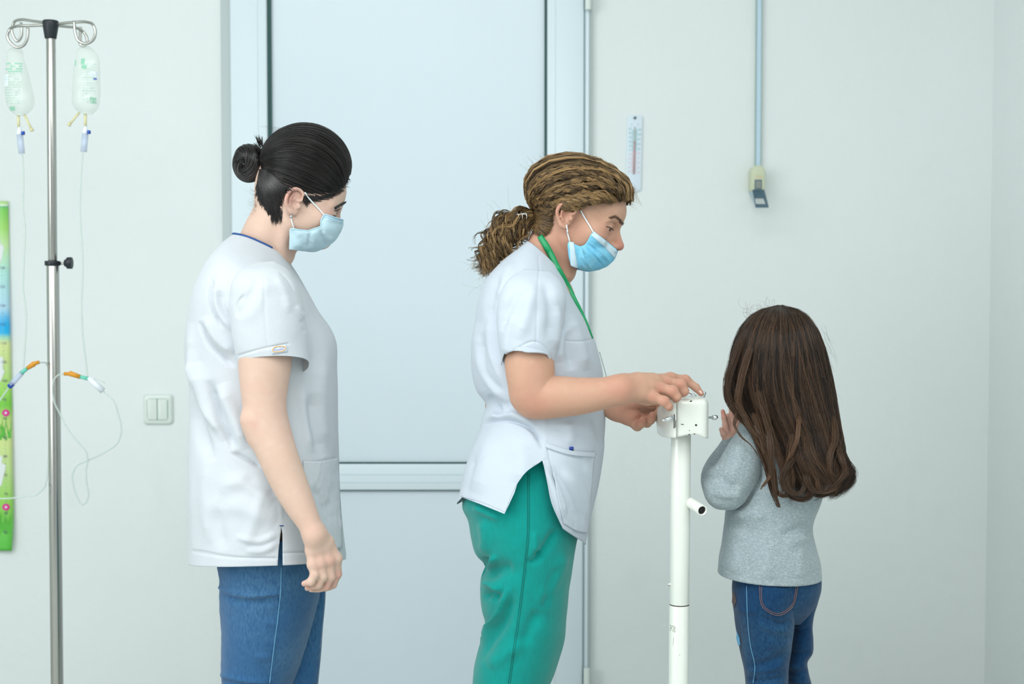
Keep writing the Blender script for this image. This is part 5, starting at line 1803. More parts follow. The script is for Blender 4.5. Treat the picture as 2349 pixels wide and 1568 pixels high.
f.chain([P(1418, 925, yf2 - .006), P(1450, 922, yf2 - .012), P(1480, 921, yf2 - .006), P(1508, 926, yf2)], [r2(17), r2(14), r2(11), r2(9)], .008)
ff2 = f
# trunk and far arm under the clothes
f = Field((P(1050, 600, Y2).x, 2.40, .65), (P(1440, 600, Y2).x, 2.98, P(1250, 560, Y2).z), .005)
f.ell(T(1212, 740), (.095, .130, .13), .03); f.ell(T(1235, 880), (.100, .125, .15), .04); f.ell(T(1240, 1020), (.10, .13, .13), .04); f.ell(T(1225, 1150), (.105, .14, .11), .04)
f.cone(T(1215, 660), T(1205, 700, -.12), .040, .045, .03); f.cone(T(1225, 660), T(1215, 700, .12), .040, .045, .03)
f.cone(T(1206, 700, -.12), P(1208, 745, 2.51), .042, .038, .03)
f.chain([T(1215, 700, .13), T(1230, 830, .17), T(1260, 900, .15), P(1340, 905, yf2 + .02)], [.045, .038, .032, .022], .02)
ft2 = f
f = Field((P(1040, 1300, Y2).x, Y2 - .2, .0), (P(1420, 1300, Y2).x, Y2 + .2, .9), .006)
for s_ in (-1, 1):
    k0 = P(1210, 1300, Y2 + s_ * .075)
    f.chain([(k0.x, k0.y, .78), (k0.x - .01, k0.y, .48), (k0.x - .03, k0.y, .30), (k0.x - .04, k0.y, .07)], [.046, .028, .024, .022], .02)
    f.cone((k0.x - .04, k0.y, .045), (k0.x + .09, k0.y, .03), .026, .02, .02)
fl2 = f
spots = [(P(fl[k][0], fl[k][1], ya + fl[k][2] - .01), .012, .45) for fl in hand for k in (1, 2)] + [(P(fl[4][0], fl[4][1], ya + fl[4][2]), .012, .5) for fl in hand]
spots += [(P(1425, 890, 2.44), .03, .35), (P(1225, 930, 2.44), .035, .4), (H2.w((.108, 0, -.028)), .020, .75), (H2.w((-.02, -.085, .015)), .022, .45), (P(1450, 950, 2.57), .04, .5), (P(1474, 965, 2.57), .014, .6), (P(1497, 955, 2.57), .014, .6), (T(1290, 560, -.05), .05, .25), (H2.w((.075, -.045, -.01)), .022, .3)]
b2_, bV2, bF2 = person_body('body', [fh2, fa2, ff2, ft2, fl2], W2, M['skin2'], spots)
eyes(H2, W2, lash=False, open_=.0046, ez=.0048)
sb2 = Surf(*fh2.mesh()); sh2 = Surf(*fa2.mesh())
# finger nails
for fl in (hand[0], hand[2], hand[3]):
    pass
nlp = [(1604.5, 894), (1609, 897), (1611, 903), (1607.5, 902), (1603, 898)]
mesh_obj('fingernail', np.array([sh2.at(a, b, .0006) for a, b in nlp]), [[4, 3, 2, 1, 0]], mat('fingernail', srgb(236, 196, 182), .25), W2)


def lay2(sf, px0, px1, n=10, sag=(0, 0), l0=.0006, l1=.003):
    out = []
    for u in np.linspace(0, 1, n):
        out.append(sf.at(px0[0] * (1 - u) + px1[0] * u + sag[0] * math.sin(math.pi * u), px0[1] * (1 - u) + px1[1] * u + sag[1] * math.sin(math.pi * u), l0 + (l1 - l0) * math.sin(math.pi * u)))
    return out


rg = np.random.default_rng(5)
seam('eyelashes', sb2, [(1391, 519.5), (1397, 521), (1402, 523), (1407, 527.5)], .0008, M['lash'], W2, 20, .0004)
seam('eyelid_crease', sb2, [(1388, 511), (1395, 508.5), (1404, 509), (1412, 514)], .0003, mat('crease_brown', srgb(150, 104, 84), .6), W2, 20, .0001)
bl = []
for k in range(170):
    u = rg.random(); c = crv(np.array([(1402, 501), (1414, 498), (1424, 505), (1432, 516)], float), 30)[int(u * 29)]
    p0 = c + rg.normal(0, 1.3 * (.5 + u), 2); bl.append(lay2(sb2, p0, p0 + np.array([-6, -3 + 2 * u]), 5, l0=.0003, l1=.0009))
strands('eyebrow', np.array(bl), .00035, mat('brow_brown', srgb(112, 82, 64), .6), W2, sides=3)

# hair : wavy locks combed back to a tie, curls behind
cap2 = Cap(H2, (0, 0, 0), (.103, .090, .090))
cap2.cc = cap2.toL(P(1336, 453, Y2)); cap2.up = 1.9; cap2.sink = .012; cap2.sinkw = .15; cap2.rr = np.array([.1150, .0900, .0760])
cap = cap2
tie = np.array(P(1222, 500, Y2 - .01))
Bu = cap.hit(1225, 495); Bu = np.array([Bu[0], Bu[1] * .2, Bu[2]]); Bu /= np.linalg.norm(Bu)
bunc = P(1222, 500, Y2 - .01)
line2 = [(1452, 458), (1446, 462), (1430, 463), (1408, 463), (1385, 460), (1365, 464), (1346, 466), (1330, 462), (1316, 457), (1300, 457), (1285, 466), (1277, 484), (1276, 506), (1270, 528), (1255, 538), (1240, 530)]
U = np.array([cap.hit(a, b) for a, b in line2]); UU = crv(U, 80); UU /= np.linalg.norm(UU, axis=1)[:, None]
mir = UU[::-1] * np.array([1, -1, 1])
front = crv(np.array([mir[-1], (mir[-1] + UU[0]) / 2, UU[0]]), 16)[1:-1]; front /= np.linalg.norm(front, axis=1)[:, None]
back = crv(np.array([UU[-1], (mir[0] + UU[-1]) / 2, mir[0]]), 14)[1:-1]; back /= np.linalg.norm(back, axis=1)[:, None]
loop = np.concatenate([UU, back, mir, front])
Wc = hair_paths(loop, 40, -.0035)
n_, m_ = Wc.shape[:2]
Fc = np.array([[i * m_ + j, ((i + 1) % n_) * m_ + j, ((i + 1) % n_) * m_ + j + 1, i * m_ + j + 1] for i in range(n_) for j in range(m_ - 1)])
Vc = Wc.reshape(-1, 3)
if np.sum(vnormals(Vc, Fc) * (Vc - Vc.mean(0))) < 0: Fc = Fc[:, ::-1]
hair2 = empty('hair', bunc, W2)
big_mesh('hair_cap', Vc, Fc, M['hair_curly'], hair2, colors=np.full(len(Vc), .12))


def wavy_cap(nl, per, seed, amp, rad, rspread, tonebias):
    """locks: groups of strands sharing one wave"""
    r = np.random.default_rng(seed); P_ = []; tn = []
    for k in range(nl):
        i = r.random() * len(loop); i0 = int(i); a = i - i0
        root = loop[i0] * (1 - a) + loop[(i0 + 1) % len(loop)] * a + r.normal(0, .022, 3)
        st = 0 if r.random() < .45 else r.random() * .6
        fq, ph, lf = 22 + r.random() * 10, r.random() * 6.3, .001 + r.random() * .005
        base = hair_paths(np.array([root / np.linalg.norm(root)]), 40, lf, start=st)[0]
        T_ = np.gradient(base, axis=0); T_ /= np.linalg.norm(T_, axis=1)[:, None] + 1e-9
        Nn_ = base - np.array(cap.toW(cap.cc)); Nn_ /= np.linalg.norm(Nn_, axis=1)[:, None]
        Bn = np.cross(T_, Nn_)
        s = np.concatenate([[0], np.cumsum(np.linalg.norm(np.diff(base, axis=0), axis=1))])
        env = np.clip(s / .02, 0, 1) * np.clip((s[-1] - s) / .03, .15, 1)
        am = amp * (.6 + .8 * r.random()); kf = 2 * math.pi / (.022 + .014 * r.random())
        tl = r.random() ** 1.4
        for j in range(per):
            p2 = ph + r.normal(0, .35); du, dv = r.normal(0, rspread, 2)
            w1 = am * env * np.sin(kf * s + p2); w2 = am * .45 * env * np.cos(kf * s + p2 + .8)
            P_.append(base + Bn * (w1 + du * (1 + .6 * np.sin(kf * .5 * s + ph)))[:, None] + Nn_ * (w2 + abs(dv) * .6)[:, None]); tn.append(np.clip(tl * .8 + tonebias + r.normal(0, .2), 0, 1))
    return np.array(P_), np.array(tn)


r_ = np.random.default_rng(77)
pa, ta = wavy_cap(700, 13, 21, .0034, .0, .0015, .05)
strands('hair_locks', pa, .00034, M['hair_curly'], hair2, tone=ta)
nl = crv(np.array([(1273, 474), (1268, 494), (1269, 512), (1266, 526), (1258, 537), (1245, 544), (1232, 542)], float), 60)
pn = []
for k in range(1300):
    q = nl[int(r_.random() * 59.9)] + r_.normal(0, 2.2, 2); e = r_.random() ** 1.4 * .5
    q = q * (1 - e) + np.array([1222, 500]) * e
    w = r_.normal(0, 3.0)
    pn.append(lay2(sb2, q, (1214 + r_.random() * 14, 486 + r_.random() * 26), 12, sag=(w * .4, w), l0=.0008, l1=.006))
pn = np.array(pn); L_ = H2.l(pn); L_[..., 1] *= -1
strands('nape_hair', np.concatenate([pn, H2.w(L_)]), .00036, M['hair_curly'], hair2, tone=np.clip(r_.random(2600) ** 1.6 * .6, 0, 1))
# ponytail curls
sp = crv(np.array([P(1224, 497, Y2 - .01), P(1194, 508, Y2 - .015), P(1163, 530, Y2 - .02), P(1142, 562, Y2 - .02), P(1124, 598, Y2 - .02), P(1102, 632, Y2 - .02)]), 60)
wid = np.interp(np.linspace(0, 1, 60), [0, .12, .35, .6, .8, 1], [.013, .022, .031, .023, .012, .004])
P_ = []; tn = []
r = np.random.default_rng(8)
dn = crv(np.array([(0, 0, 1), (.2, 0, 1), (.3, 0, 1)]), 60)
for k in range(330):
    e = .35 + .65 * r.random() ** .7
    ou, ov = r.normal(0, .55, 2)
    fq = 2 + r.random() * 3.6; ph = r.random() * 6.3; cr_ = .003 + .0075 * r.random(); tl = r.random() ** 1.3
    t = np.linspace(0, e, 54)
    idx = t * 59; i0 = np.minimum(idx.astype(int), 58); fr_ = (idx - i0)[:, None]
    c = sp[i0] * (1 - fr_) + sp[i0 + 1] * fr_
    w_ = np.interp(t, np.linspace(0, 1, 60), wid)
    T_ = np.gradient(c, axis=0); T_ /= np.linalg.norm(T_, axis=1)[:, None]
    N1 = np.array([0, -1.0, 0]); B1 = np.cross(T_, N1)
    # curls spring away from the tail towards their ends
    esc = (t / e) ** 2 * (.006 + .010 * r.random())
    up_ = r.normal(0, 1)
    ctr = c + B1 * (w_ * ou * .75 + esc * up_)[:, None] + N1 * (w_ * ov * .55)[:, None]
    for j in range(8):
        p2 = ph + r.normal(0, .22); cc_ = cr_ * np.clip(t / .15, .1, 1) * (1 + .1 * r.normal())
        a = fq * 2 * math.pi * t + p2
        P_.append(ctr + B1 * (cc_ * np.cos(a))[:, None] + N1 * (cc_ * np.sin(a))[:, None] + r.normal(0, .0006, 3)); tn.append(np.clip(tl * .95 + .06 + r.normal(0, .16), 0, 1))
strands('ponytail', np.array(P_), .00032, M['hair_curly'], hair2, tone=np.array(tn))
# fine frizz
fz = []
for k in range(260):
    if k < 120:
        a = r.random(); s0 = P(1230 + 200 * a, 395 - 34 * math.sin(math.pi * min(1, a * .95 + .05)) + 6, Y2); d_ = (-1 + .3 * r.random(), 0, .35 + .3 * r.random())
    elif k < 150:
        s0 = P(1448 + r.random() * 8, 420 + 40 * r.random(), Y2 - .02); d_ = (.2, 0, -.7)
    else:
        q = sp[int(r.random() * 59)]; s0 = q + r.normal(0, .015, 3); d_ = (-.8, 0, r.normal(0, .8))
    fz.append((s0, d_))
it = iter(fz)
rng = r
strands('frizz', curls(260, lambda: next(it), .022, .006), .00013, M['hair_curly'], hair2, sides=3, tone=np.full(260, .6))
g = MB(); c = P(1200, 494, Y2 - .035)
for dx in (-.011, -.004, .004):
    g.tube([tuple(c + Vector((dx, 0, .006))), tuple(c + Vector((dx + .003, -.002, -.001))), tuple(c + Vector((dx + .002, .0, -.008)))], .0009, 6)
g.tube([tuple(c + Vector((-.014, 0, .001))), tuple(c + Vector((.012, 0, .004)))], .0016, 8)
g.build('hair_clip', M['chrome'], hair2, smooth=True)

# face mask, sky blue
near = [(1362, 530), (1355, 538), (1349, 550), (1342, 560), (1333, 564), (1320, 560), (1306, 554), (1304, 585), (1310, 610)]
mid_ = [(1417, 576), (1415, 583), (1411, 592), (1405, 600), (1396, 608), (1384, 615), (1368, 620), (1350, 623), (1330, 619)]
V, F = mask_mesh(Y2, near, mid_, [.050, .057, .062, .065, .067, .068, .069, .066, .058], 60, 90)
V = over_skin(V, F, sb2)
V += vnormals(V, F) * nz(V, 70, .0008, seed=13)[:, None]
V = folds(V, F, [([(1352, 556), (1380, 580), (1398, 602)], 4, 2.6, 1), ([(1343, 562), (1365, 590), (1382, 612)], 4, -2.4, 1), ([(1335, 566), (1340, 590), (1360, 618)], 4, 2.2, -1), ([(1328, 566), (1326, 590), (1335, 612)], 3, -1.8), ([(1362, 535), (1390, 562), (1414, 580)], 2, .8), ([(1358, 560), (1380, 590), (1392, 606)], 3, -1.5), ([(1322, 575), (1330, 600), (1345, 618)], 3, 1.2)])
mk2 = shell('face_mask', V, F, M['mask_blue'], W2, .0008)
sm2 = Surf(V, F)
Vp, Fp = patch_on(sm2, [[(1363, 531), (1390, 553), (1416, 576)], [(1356, 540), (1384, 564), (1409, 592)]], 30, 6, .0008)
shell('nose_strip', Vp, Fp, M['mask_white'], mk2, .0006)
Vp, Fp = patch_on(sm2, [[(1306, 554), (1311, 555), (1316, 556)], [(1309, 608), (1316, 612), (1325, 615)]], 6, 26, .0008)
shell('side_binding', Vp, Fp, M['mask_white'], mk2, .0006)
for pts in ([(1361, 533), (1351, 515), (1340, 496), (1332, 481)], [(1298, 517), (1301, 530), (1307, 553)]): seam('ear_loop', sb2, pts, .0014, M['loop'], mk2, 24, .0018)

# pale blue white top
keys = [(1206, 556, 1300, 650, .068, .068, -14), (1185, 572, 1306, 672, .105, .105, -8), (1150, 600, 1318, 695, .145, .145, 0), (1118, 637, 1330, 715, .170, .170), (1100, 680, 1342, 735, .178, .178), (1090, 740, 1360, 775, .175, .175),
        (1083, 800, 1374, 820, .168, .168), (1083, 850, 1382, 855, .163, .163), (1094, 895, 1386, 900, .160, .160), (1116, 930, 1388, 940, .158, .158), (1107, 958, 1389, 965, .163, .163), (1101, 985, 1388, 995, .168, .168),
        (1082, 1030, 1386, 1035, .176, .176), (1067, 1070, 1379, 1075, .183, .183), (1056, 1120, 1367, 1130, .190, .190), (1048, 1155, 1355, 1180, .194, .194, 8), (1040, 1185, 1343, 1246, .196, .196, 14)]
V, F = sweep2(keys, Y2, 360, 260, 2.25)
FO = [([(1120, 905), (1140, 940), (1150, 960)], 8, -4), ([(1104, 975), (1160, 965), (1215, 985), (1248, 1035)], 8, -7, 1, 0), ([(1110, 960), (1170, 950), (1230, 975)], 12, 6), ([(1095, 740), (1100, 830), (1150, 905), (1180, 925)], 12, 5), ([(1105, 760), (1112, 850), (1165, 915)], 8, -5), ([(1125, 720), (1125, 800), (1160, 890)], 10, 4), ([(1135, 930), (1150, 945), (1175, 940)], 8, -4),
      ([(1120, 1000), (1110, 1070), (1090, 1130)], 20, 4), ([(1180, 1010), (1200, 1060), (1190, 1110)], 22, 4), ([(1090, 1040), (1080, 1090), (1066, 1140)], 8, -3), ([(1290, 730), (1305, 800), (1310, 850)], 12, -6), ([(1310, 720), (1330, 780), (1345, 850)], 12, 4), ([(1280, 830), (1290, 780), (1310, 740)], 8, 4),
      ([(1360, 945), (1372, 990), (1384, 1020)], 9, -3), ([(1300, 965), (1310, 1000), (1305, 1020)], 12, 2.5), ([(1251, 958), (1251, 1000), (1249, 1050)], 2.5, 1.2, 0, 1), ([(1298, 781), (1330, 783), (1362, 777)], 2.5, -1.0, 0, 1), ([(1250, 1070), (1275, 1130), (1290, 1190)], 5, 3.5), ([(1262, 1065), (1300, 1120), (1330, 1200)], 9, -4), ([(1290, 1075), (1330, 1130), (1348, 1190)], 10, 4), ([(1340, 1060), (1352, 1100), (1350, 1150)], 8, 3),
      ([(1235, 590), (1237, 640), (1230, 700)], 2, -.7, 0, 1), ([(1180, 600), (1160, 640), (1145, 690)], 12, 3), ([(1150, 630), (1130, 680), (1120, 730)], 10, -3)]
V = folds(V, F, FO)
V += vnormals(V, F) * (nz(V, 8, .0035, (1, 1, .6), 15) + nz(V, 24, .0010, (1, 1, .6), 19))[:, None]
s2 = Surf(V, F)
top2 = shell('scrub_top', V, F, M['shirt2'], W2, .0015)
ya_, yb_ = Y2 - .32, Y2 - .03
cut(top2, [(1244, 1056), (1250, 1078), (1257, 1105), (1265, 1150), (1276, 1180), (1291, 1212), (1316, 1229), (1342, 1246), (1380, 1260), (1380, 1380), (1000, 1380), (1000, 1180), (1049, 1152), (1060, 1140), (1100, 1155), (1157, 1178), (1167, 1158), (1180, 1130), (1187, 1108), (1205, 1083), (1225, 1066)], ya_, yb_)
cut(top2, [(1000, 1150), (1049, 1156), (1060, 1150), (1110, 1168), (1157, 1184), (1157, 1400), (1000, 1400)], Y2 - .05, Y2 + .30)
for pts, r_ in (([(1058, 1137), (1105, 1150), (1157, 1172)], .0009), ([(1290, 1208), (1316, 1225), (1340, 1240)], .0009), ([(1160, 1168), (1184, 1112), (1206, 1082), (1240, 1058)], .0007), ([(1247, 1062), (1256, 1105), (1265, 1150), (1290, 1208)], .0008)):
    seam('hem_fold', s2, pts, r_, M['shirt2'], top2, 40, .0002)
Vp, Fp = patch_on(s2, [[(1252, 1016), (1305, 1032), (1363, 1037)], [(1292, 1200), (1320, 1216), (1346, 1222)]], 30, 44, .0022, .003)
pk2 = shell('pocket', Vp, Fp, M['shirt2'], top2, .0014); spk = Surf(Vp, Fp)
seam('pocket_stitch', Surf(Vp, Fp), [(1254, 1029), (1305, 1045), (1360, 1050)], .0006, M['stitch'], pk2, 40, .0004)
Vp, Fp = patch_on(s2, [[(1252, 1016), (1305, 1032), (1363, 1037)], [(1253, 1027), (1305, 1043), (1361, 1048)]], 30, 5, .0042)
shell('pocket_hem', Vp, Fp, M['shirt2'], pk2, .0012)
# sleeve
ks = [(1200, 615, 1262, 622, .008, .05, 0, .02), (1172, 632, 1282, 640, .030, .07, 0, .01), (1150, 665, 1296, 672, .048, .075), (1140, 715, 1296, 720, .056, .07), (1141, 760, 1288, 765, .059, .062), (1145, 800, 1278, 810, .060, .058), (1149, 838, 1271, 853, .060, .052, -50, 0, .012)]
V, F = sweep2(ks, 2.50, 200, 180, 2.1)
V = folds(V, F, [([(1200, 650), (1170, 700), (1152, 760)], 10, -4), ([(1225, 640), (1215, 700), (1190, 780)], 14, 4.5), ([(1250, 640), (1262, 700), (1262, 780)], 12, -4), ([(1236, 620), (1232, 700), (1230, 785)], 2, -.8, 0, 1), ([(1180, 720), (1165, 780), (1160, 820)], 10, 3), ([(1152, 827), (1185, 800), (1228, 783), (1258, 803), (1270, 836)], 2.5, -1.2, 0, 1), ([(1278, 700), (1284, 740), (1276, 800)], 7, 3)])
V += vnormals(V, F) * (nz(V, 11, .0025, seed=27) + nz(V, 32, .0008, seed=22))[:, None]
ss2 = Surf(V, F)
sl2 = shell('sleeve', V, F, M['shirt2'], top2, .0015)

# lanyard
sb2all = Surf(np.concatenate([s2.V, sb2.V]), np.zeros((0, 4), int)) if False else None
lp = crv(np.array([(1238, 541), (1248, 556), (1262, 580), (1278, 612), (1300, 650), (1318, 686), (1333, 714), (1348, 745), (1360, 776)], float), 60)
wd = np.interp(np.linspace(0, 1, 60), [0, .1, .4, .7, 1], [13, 15, 13, 9, 3])
T_ = np.gradient(lp, axis=0); T_ /= np.linalg.norm(T_, axis=1)[:, None]; Nn_ = np.stack([-T_[:, 1], T_[:, 0]], 1)
V = []
allS = Surf.__new__(Surf); allS.V = np.concatenate([s2.V, sb2.V]); allS.N = np.concatenate([s2.N, sb2.N]); allS.x, allS.y = proj(allS.V)
sv = s2.V; k_ = None
depth = np.array([allS.at(a, b, .002)[1] for a, b in lp]); kern = np.ones(9) / 9
depth = np.convolve(np.pad(depth, 4, 'edge'), kern, 'valid') - .004
for i in range(60):
    for e in (-.5, -.17, .17, .5):
        q = lp[i] + Nn_[i] * wd[i] * e; V.append(P(q[0], q[1], depth[i] - .001 * (1 - 4 * e * e)))
F = [[i * 4 + j, i * 4 + j + 1, (i + 1) * 4 + j + 1, (i + 1) * 4 + j] for i in range(59) for j in range(3)]
la = mesh_obj('lanyard', np.array([v[:] for v in V]), F, M['lanyard'], W2)
m_ = la.modifiers.new('thickness', 'SOLIDIFY'); m_.thickness = .0014
g = MB()
for k in range(16):
    u = k / 15; q = P(1372 + 15 * u, 808 + 54 * u, Y2 - .03)
    g.tube([(q.x + .003, q.y, q.z + .0010), (q.x + .003, q.y, q.z - .0010)], .0007, 6)
g.build('lanyard_cord', M['green_dark'], la, smooth=True)

# pen standing in the pocket
q0 = spk.at(1311, 1037, -.003); pn = empty('pen', tuple(q0)); tag(pn, 'blue topped pen standing in the hip pocket of the pale scrub top', 'pen')
q1 = P(1311, 1031, q0[1]); q2_ = P(1310.5, 1024, q0[1]); q3 = P(1313, 1110, q0[1] + .022)
g = MB(); g.tube([tuple(q3), tuple(q1)], .0036, 12); g.build('barrel', M['black_plastic'], pn, bevel=.0005)
g = MB(); g.tube([tuple(q1), tuple(q2_)], [.0042, .0040], 12); g.build('end_cap', mat('pen_blue', srgb(30, 60, 150), .3), pn, bevel=.001)

# green trousers
kn = [(1100, 1035, 1340, 1040, .145, .12), (1080, 1090, 1338, 1090, .15, .12), (1068, 1130, 1335, 1140, .155, .14), (1062, 1165, 1330, 1190, .158, .15), (1076, 1195, 1322, 1230, .158, .15), (1083, 1232, 1317, 1260, .155, .12), (1092, 1268, 1314, 1290, .150, .06), (1112, 1300, 1311, 1320, .145, .05), (1103, 1330, 1307, 1350, .142, .05), (1101, 1362, 1305, 1385, .138, .05), (1105, 1400, 1301, 1420, .132, .05),
      (1112, 1430, 1297, 1460, .128, .05), (1105, 1465, 1291, 1485, .122, .05), (1095, 1500, 1283, 1510, .118, .05), (1085, 1540, 1272, 1545, .114, .05), (1081, 1580, 1259, 1580, .110, .05), (1070, 1750, 1235, 1750, .095, .05), (1075, 2000, 1215, 2000, .085, .06), (1080, 2215, 1215, 2215, .085, .06)]
kf = [(a + (12 if y1 > 1250 else 2), y1, b - 6, y2, .04, .15) for a, y1, b, y2, *_ in kn]
Va, Fa = sweep2(kn, Y2 - .015, 300, 170, 2.2); Vb, Fb = sweep2(kf, Y2 + .02, 160, 90, 2.2)
Va = folds(Va, Fa, [(f_[0], f_[1], f_[2] * 1.35) + tuple(f_[3:]) for f_ in [([(1134, 1270), (1122, 1295), (1112, 1306)], 8, 6, 1), ([(1120, 1275), (1110, 1300), (1095, 1320)], 10, -6), ([(1150, 1355), (1130, 1340), (1108, 1335)], 8, 6), ([(1148, 1375), (1125, 1362), (1106, 1372)], 9, -5), ([(1165, 1345), (1145, 1400), (1112, 1450), (1098, 1480)], 9, 7, 1, 0), ([(1175, 1350), (1160, 1420), (1125, 1470), (1098, 1520)], 14, -5), ([(1235, 1260), (1222, 1285), (1214, 1296)], 9, -4), ([(1225, 1215), (1228, 1250), (1220, 1290)], 8, 4), ([(1280, 1210), (1255, 1250), (1225, 1290)], 9, -5), ([(1300, 1260), (1275, 1320), (1240, 1390)], 14, 4), ([(1285, 1290), (1262, 1340), (1250, 1400)], 10, -4), ([(1240, 1400), (1215, 1440), (1200, 1480)], 14, -4), ([(1110, 1190), (1115, 1240), (1108, 1270)], 12, 4), ([(1085, 1160), (1110, 1170), (1150, 1190)], 8, 4), ([(1200, 1470), (1160, 1500), (1120, 1530)], 16, 4), ([(1180, 1300), (1140, 1310), (1118, 1330)], 14, -4)]])
Va += vnormals(Va, Fa) * (nz(Va, 8, .004, (1, 1, .8), 34) + nz(Va, 25, .0010, (1, 1, .6), 36))[:, None]
V, F = merge([(Va, Fa), (Vb, Fb)])
tr2 = shell('trousers', V, F, M['green'], W2, .002)
st2 = Surf(Va, Fa)
for dx in (0, 4): seam('side_seam', st2, [(1214 - dx, 1085), (1214 - dx, 1160), (1213 - dx, 1230), (1206 - dx, 1300), (1199 - dx, 1360), (1190 - dx, 1430), (1181 - dx, 1490), (1170 - dx, 1566)], .0005, M['green_dark'], tr2, 80, .0003)
fx = P(1185, 1300, Y2)
shoe(W2, fx.x - .02, Y2 - .09, 0); shoe(W2, fx.x + .01, Y2 + .10, 0)
# ================================================================== CHILD
Y3 = 2.64
W3 = empty('person', (P(1785, 1400, Y3).x, Y3, .085))
tag(W3, 'person, a small child with long brown hair, grey jumper and jeans, seen from behind', 'person')
T = lambda px, py, dy=0: P(px, py, Y3 + dy)
r3 = lambda px, Y=Y3: px / ppm(Y)
H3 = Head(T(1784, 848), .84, R(122), R(8), 0, .95, .95)
c = H3.c
f = Field(c - np.array([.13, .13, .16]), c + np.array([.13, .14, .12]), .002)
head_sdf(f, H3, eye_open=.004)
f.chain([T(1784, 870), T(1786, 930), T(1788, 985)], [.032, .030, .040], .02)
fh3 = f
yh3 = 2.67
f = Field((P(1640, 980, 2.6).x, 2.60, P(1680, 1060, 2.6).z), (P(1725, 980, 2.75).x, 2.78, P(1680, 915, 2.75).z), .0013)
h3 = [[(1668, 1000, 0, 10), (1664, 975, 0, 7), (1661, 957, 0, 6), (1658, 943, .002, 5)], [(1674, 996, .006, 10), (1672, 972, .01, 7), (1671, 958, .014, 6), (1669, 952, .016, 5)],
      [(1680, 992, .008, 10), (1682, 966, .012, 7.5), (1680, 950, .014, 6.5), (1677, 940, .016, 5.5)], [(1686, 992, .008, 10), (1692, 968, .010, 7.5), (1691, 952, .012, 6.5), (1688, 941, .014, 5.5)]]
for fl in h3:
    f.chain([P(1672, 1012, yh3), P(*fl[0][:2], yh3 + fl[0][2])], [r3(12), r3(fl[0][3])], .006)
    f.chain([P(a, b, yh3 + c_) for a, b, c_, d in fl], [r3(x[3]) for x in fl], .0025)
f.chain([P(1668, 1008, yh3 - .004), P(1660, 996, yh3 - .006), P(1654, 984, yh3 - .006)], [r3(9), r3(6.5), r3(5)], .004)
f.chain([P(1672, 1010, yh3), P(1672, 1040, yh3 - .005)], [r3(12), r3(12)], .006)
# second hand behind it
for k, (x0, y0) in enumerate(((1692, 938), (1699, 935), (1706, 938), (1711, 944))):
    f.chain([P(1700, 990, yh3 + .045), P(x0 + 1, 968, yh3 + .045 + .004 * k), P(x0, y0 + 6, yh3 + .045 + .004 * k)], [r3(12), r3(7), r3(5)], .005)
fa3 = f
f = Field((P(1640, 1000, Y3).x, 2.50, .085), (P(1930, 1000, Y3).x, 2.82, P(1780, 930, Y3).z), .005)
f.chain([T(1785, 1000), T(1785, 1100), T(1775, 1250), T(1780, 1340)], [.062, .066, .062, .066], .03)
f.chain([T(1748, 1380), (T(1755, 1500).x, Y3, .45), (T(1762, 1500).x, Y3, .13)], [.036, .022, .018], .02)
f.chain([T(1835, 1380, .03), (T(1832, 1500).x, Y3 + .03, .45), (T(1832, 1500).x, Y3 + .03, .13)], [.020, .015, .014], .02)
ft3 = f
b3_, bV3, bF3 = person_body('body', [fh3, fa3, ft3], W3, M['skin3'], [(P(1658, 945, yh3), .012, .6), (P(1690, 945, yh3), .012, .6), (P(1655, 985, yh3), .008, .6)])
eyes(H3, W3, open_=.004)
# jumper
keys = [(1752, 930, 1822, 930, .040, .040), (1722, 950, 1850, 950, .065, .065), (1700, 972, 1870, 972, .080, .080), (1690, 1010, 1882, 1010, .088, .088), (1688, 1060, 1886, 1060, .092, .092), (1680, 1110, 1884, 1110, .092, .092),
        (1668, 1165, 1880, 1150, .090, .090), (1663, 1215, 1863, 1212, .090, .090), (1657, 1260, 1872, 1258, .096, .096), (1649, 1295, 1881, 1300, .100, .100), (1648, 1313, 1884, 1319, .100, .100, 28)]
V, F = sweep2(keys, Y3, 240, 200, 2.2)
V = folds(V, F, [([(1735, 1100), (1720, 1150), (1680, 1190)], 10, 4), ([(1745, 1070), (1735, 1110), (1700, 1170)], 7, -6), ([(1690, 1190), (1720, 1180), (1760, 1190)], 12, 3.5), ([(1665, 1200), (1700, 1210), (1740, 1230)], 14, -3.5), ([(1862, 1200), (1830, 1215), (1790, 1230)], 10, -3), ([(1860, 1225), (1830, 1240), (1800, 1250)], 12, 3.5), ([(1680, 1240), (1690, 1280), (1685, 1320)], 12, 3), ([(1760, 1240), (1765, 1290), (1758, 1335)], 16, 2.5), ([(1840, 1250), (1838, 1290), (1842, 1330)], 12, 2.5), ([(1700, 1260), (1715, 1295), (1712, 1330)], 10, -2.5), ([(1650, 1298), (1700, 1322), (1770, 1330), (1840, 1322), (1880, 1306)], 2.2, -.9, 0, 1)])
V += vnormals(V, F) * (nz(V, 10, .004, seed=43) + nz(V, 26, .0010, seed=44))[:, None]
jt = shell('jumper', V, F, M['jersey'], W3, .0025); sj3 = Surf(V, F)
f = Field((P(1590, 1100, 2.5).x, 2.46, P(1690, 1185, 2.5).z), (P(1790, 1100, 2.7).x, 2.76, P(1690, 955, 2.7).z), .002)
f.chain([T(1735, 1000, -.035), T(1712, 1040, -.055), T(1690, 1085, -.065), T(1668, 1120, -.060)], [r3(40), r3(44), r3(47), r3(45)], .02, n=14)
f.chain([T(1662, 1122, -.050), T(1648, 1100, -.025), T(1652, 1068, .0), T(1668, 1035, .022), T(1676, 1016, .03)], [r3(45), r3(38), r3(30), r3(23), r3(19)], .02, n=14)
V, F = f.mesh(); V = smooth_mesh(V, F, 4)
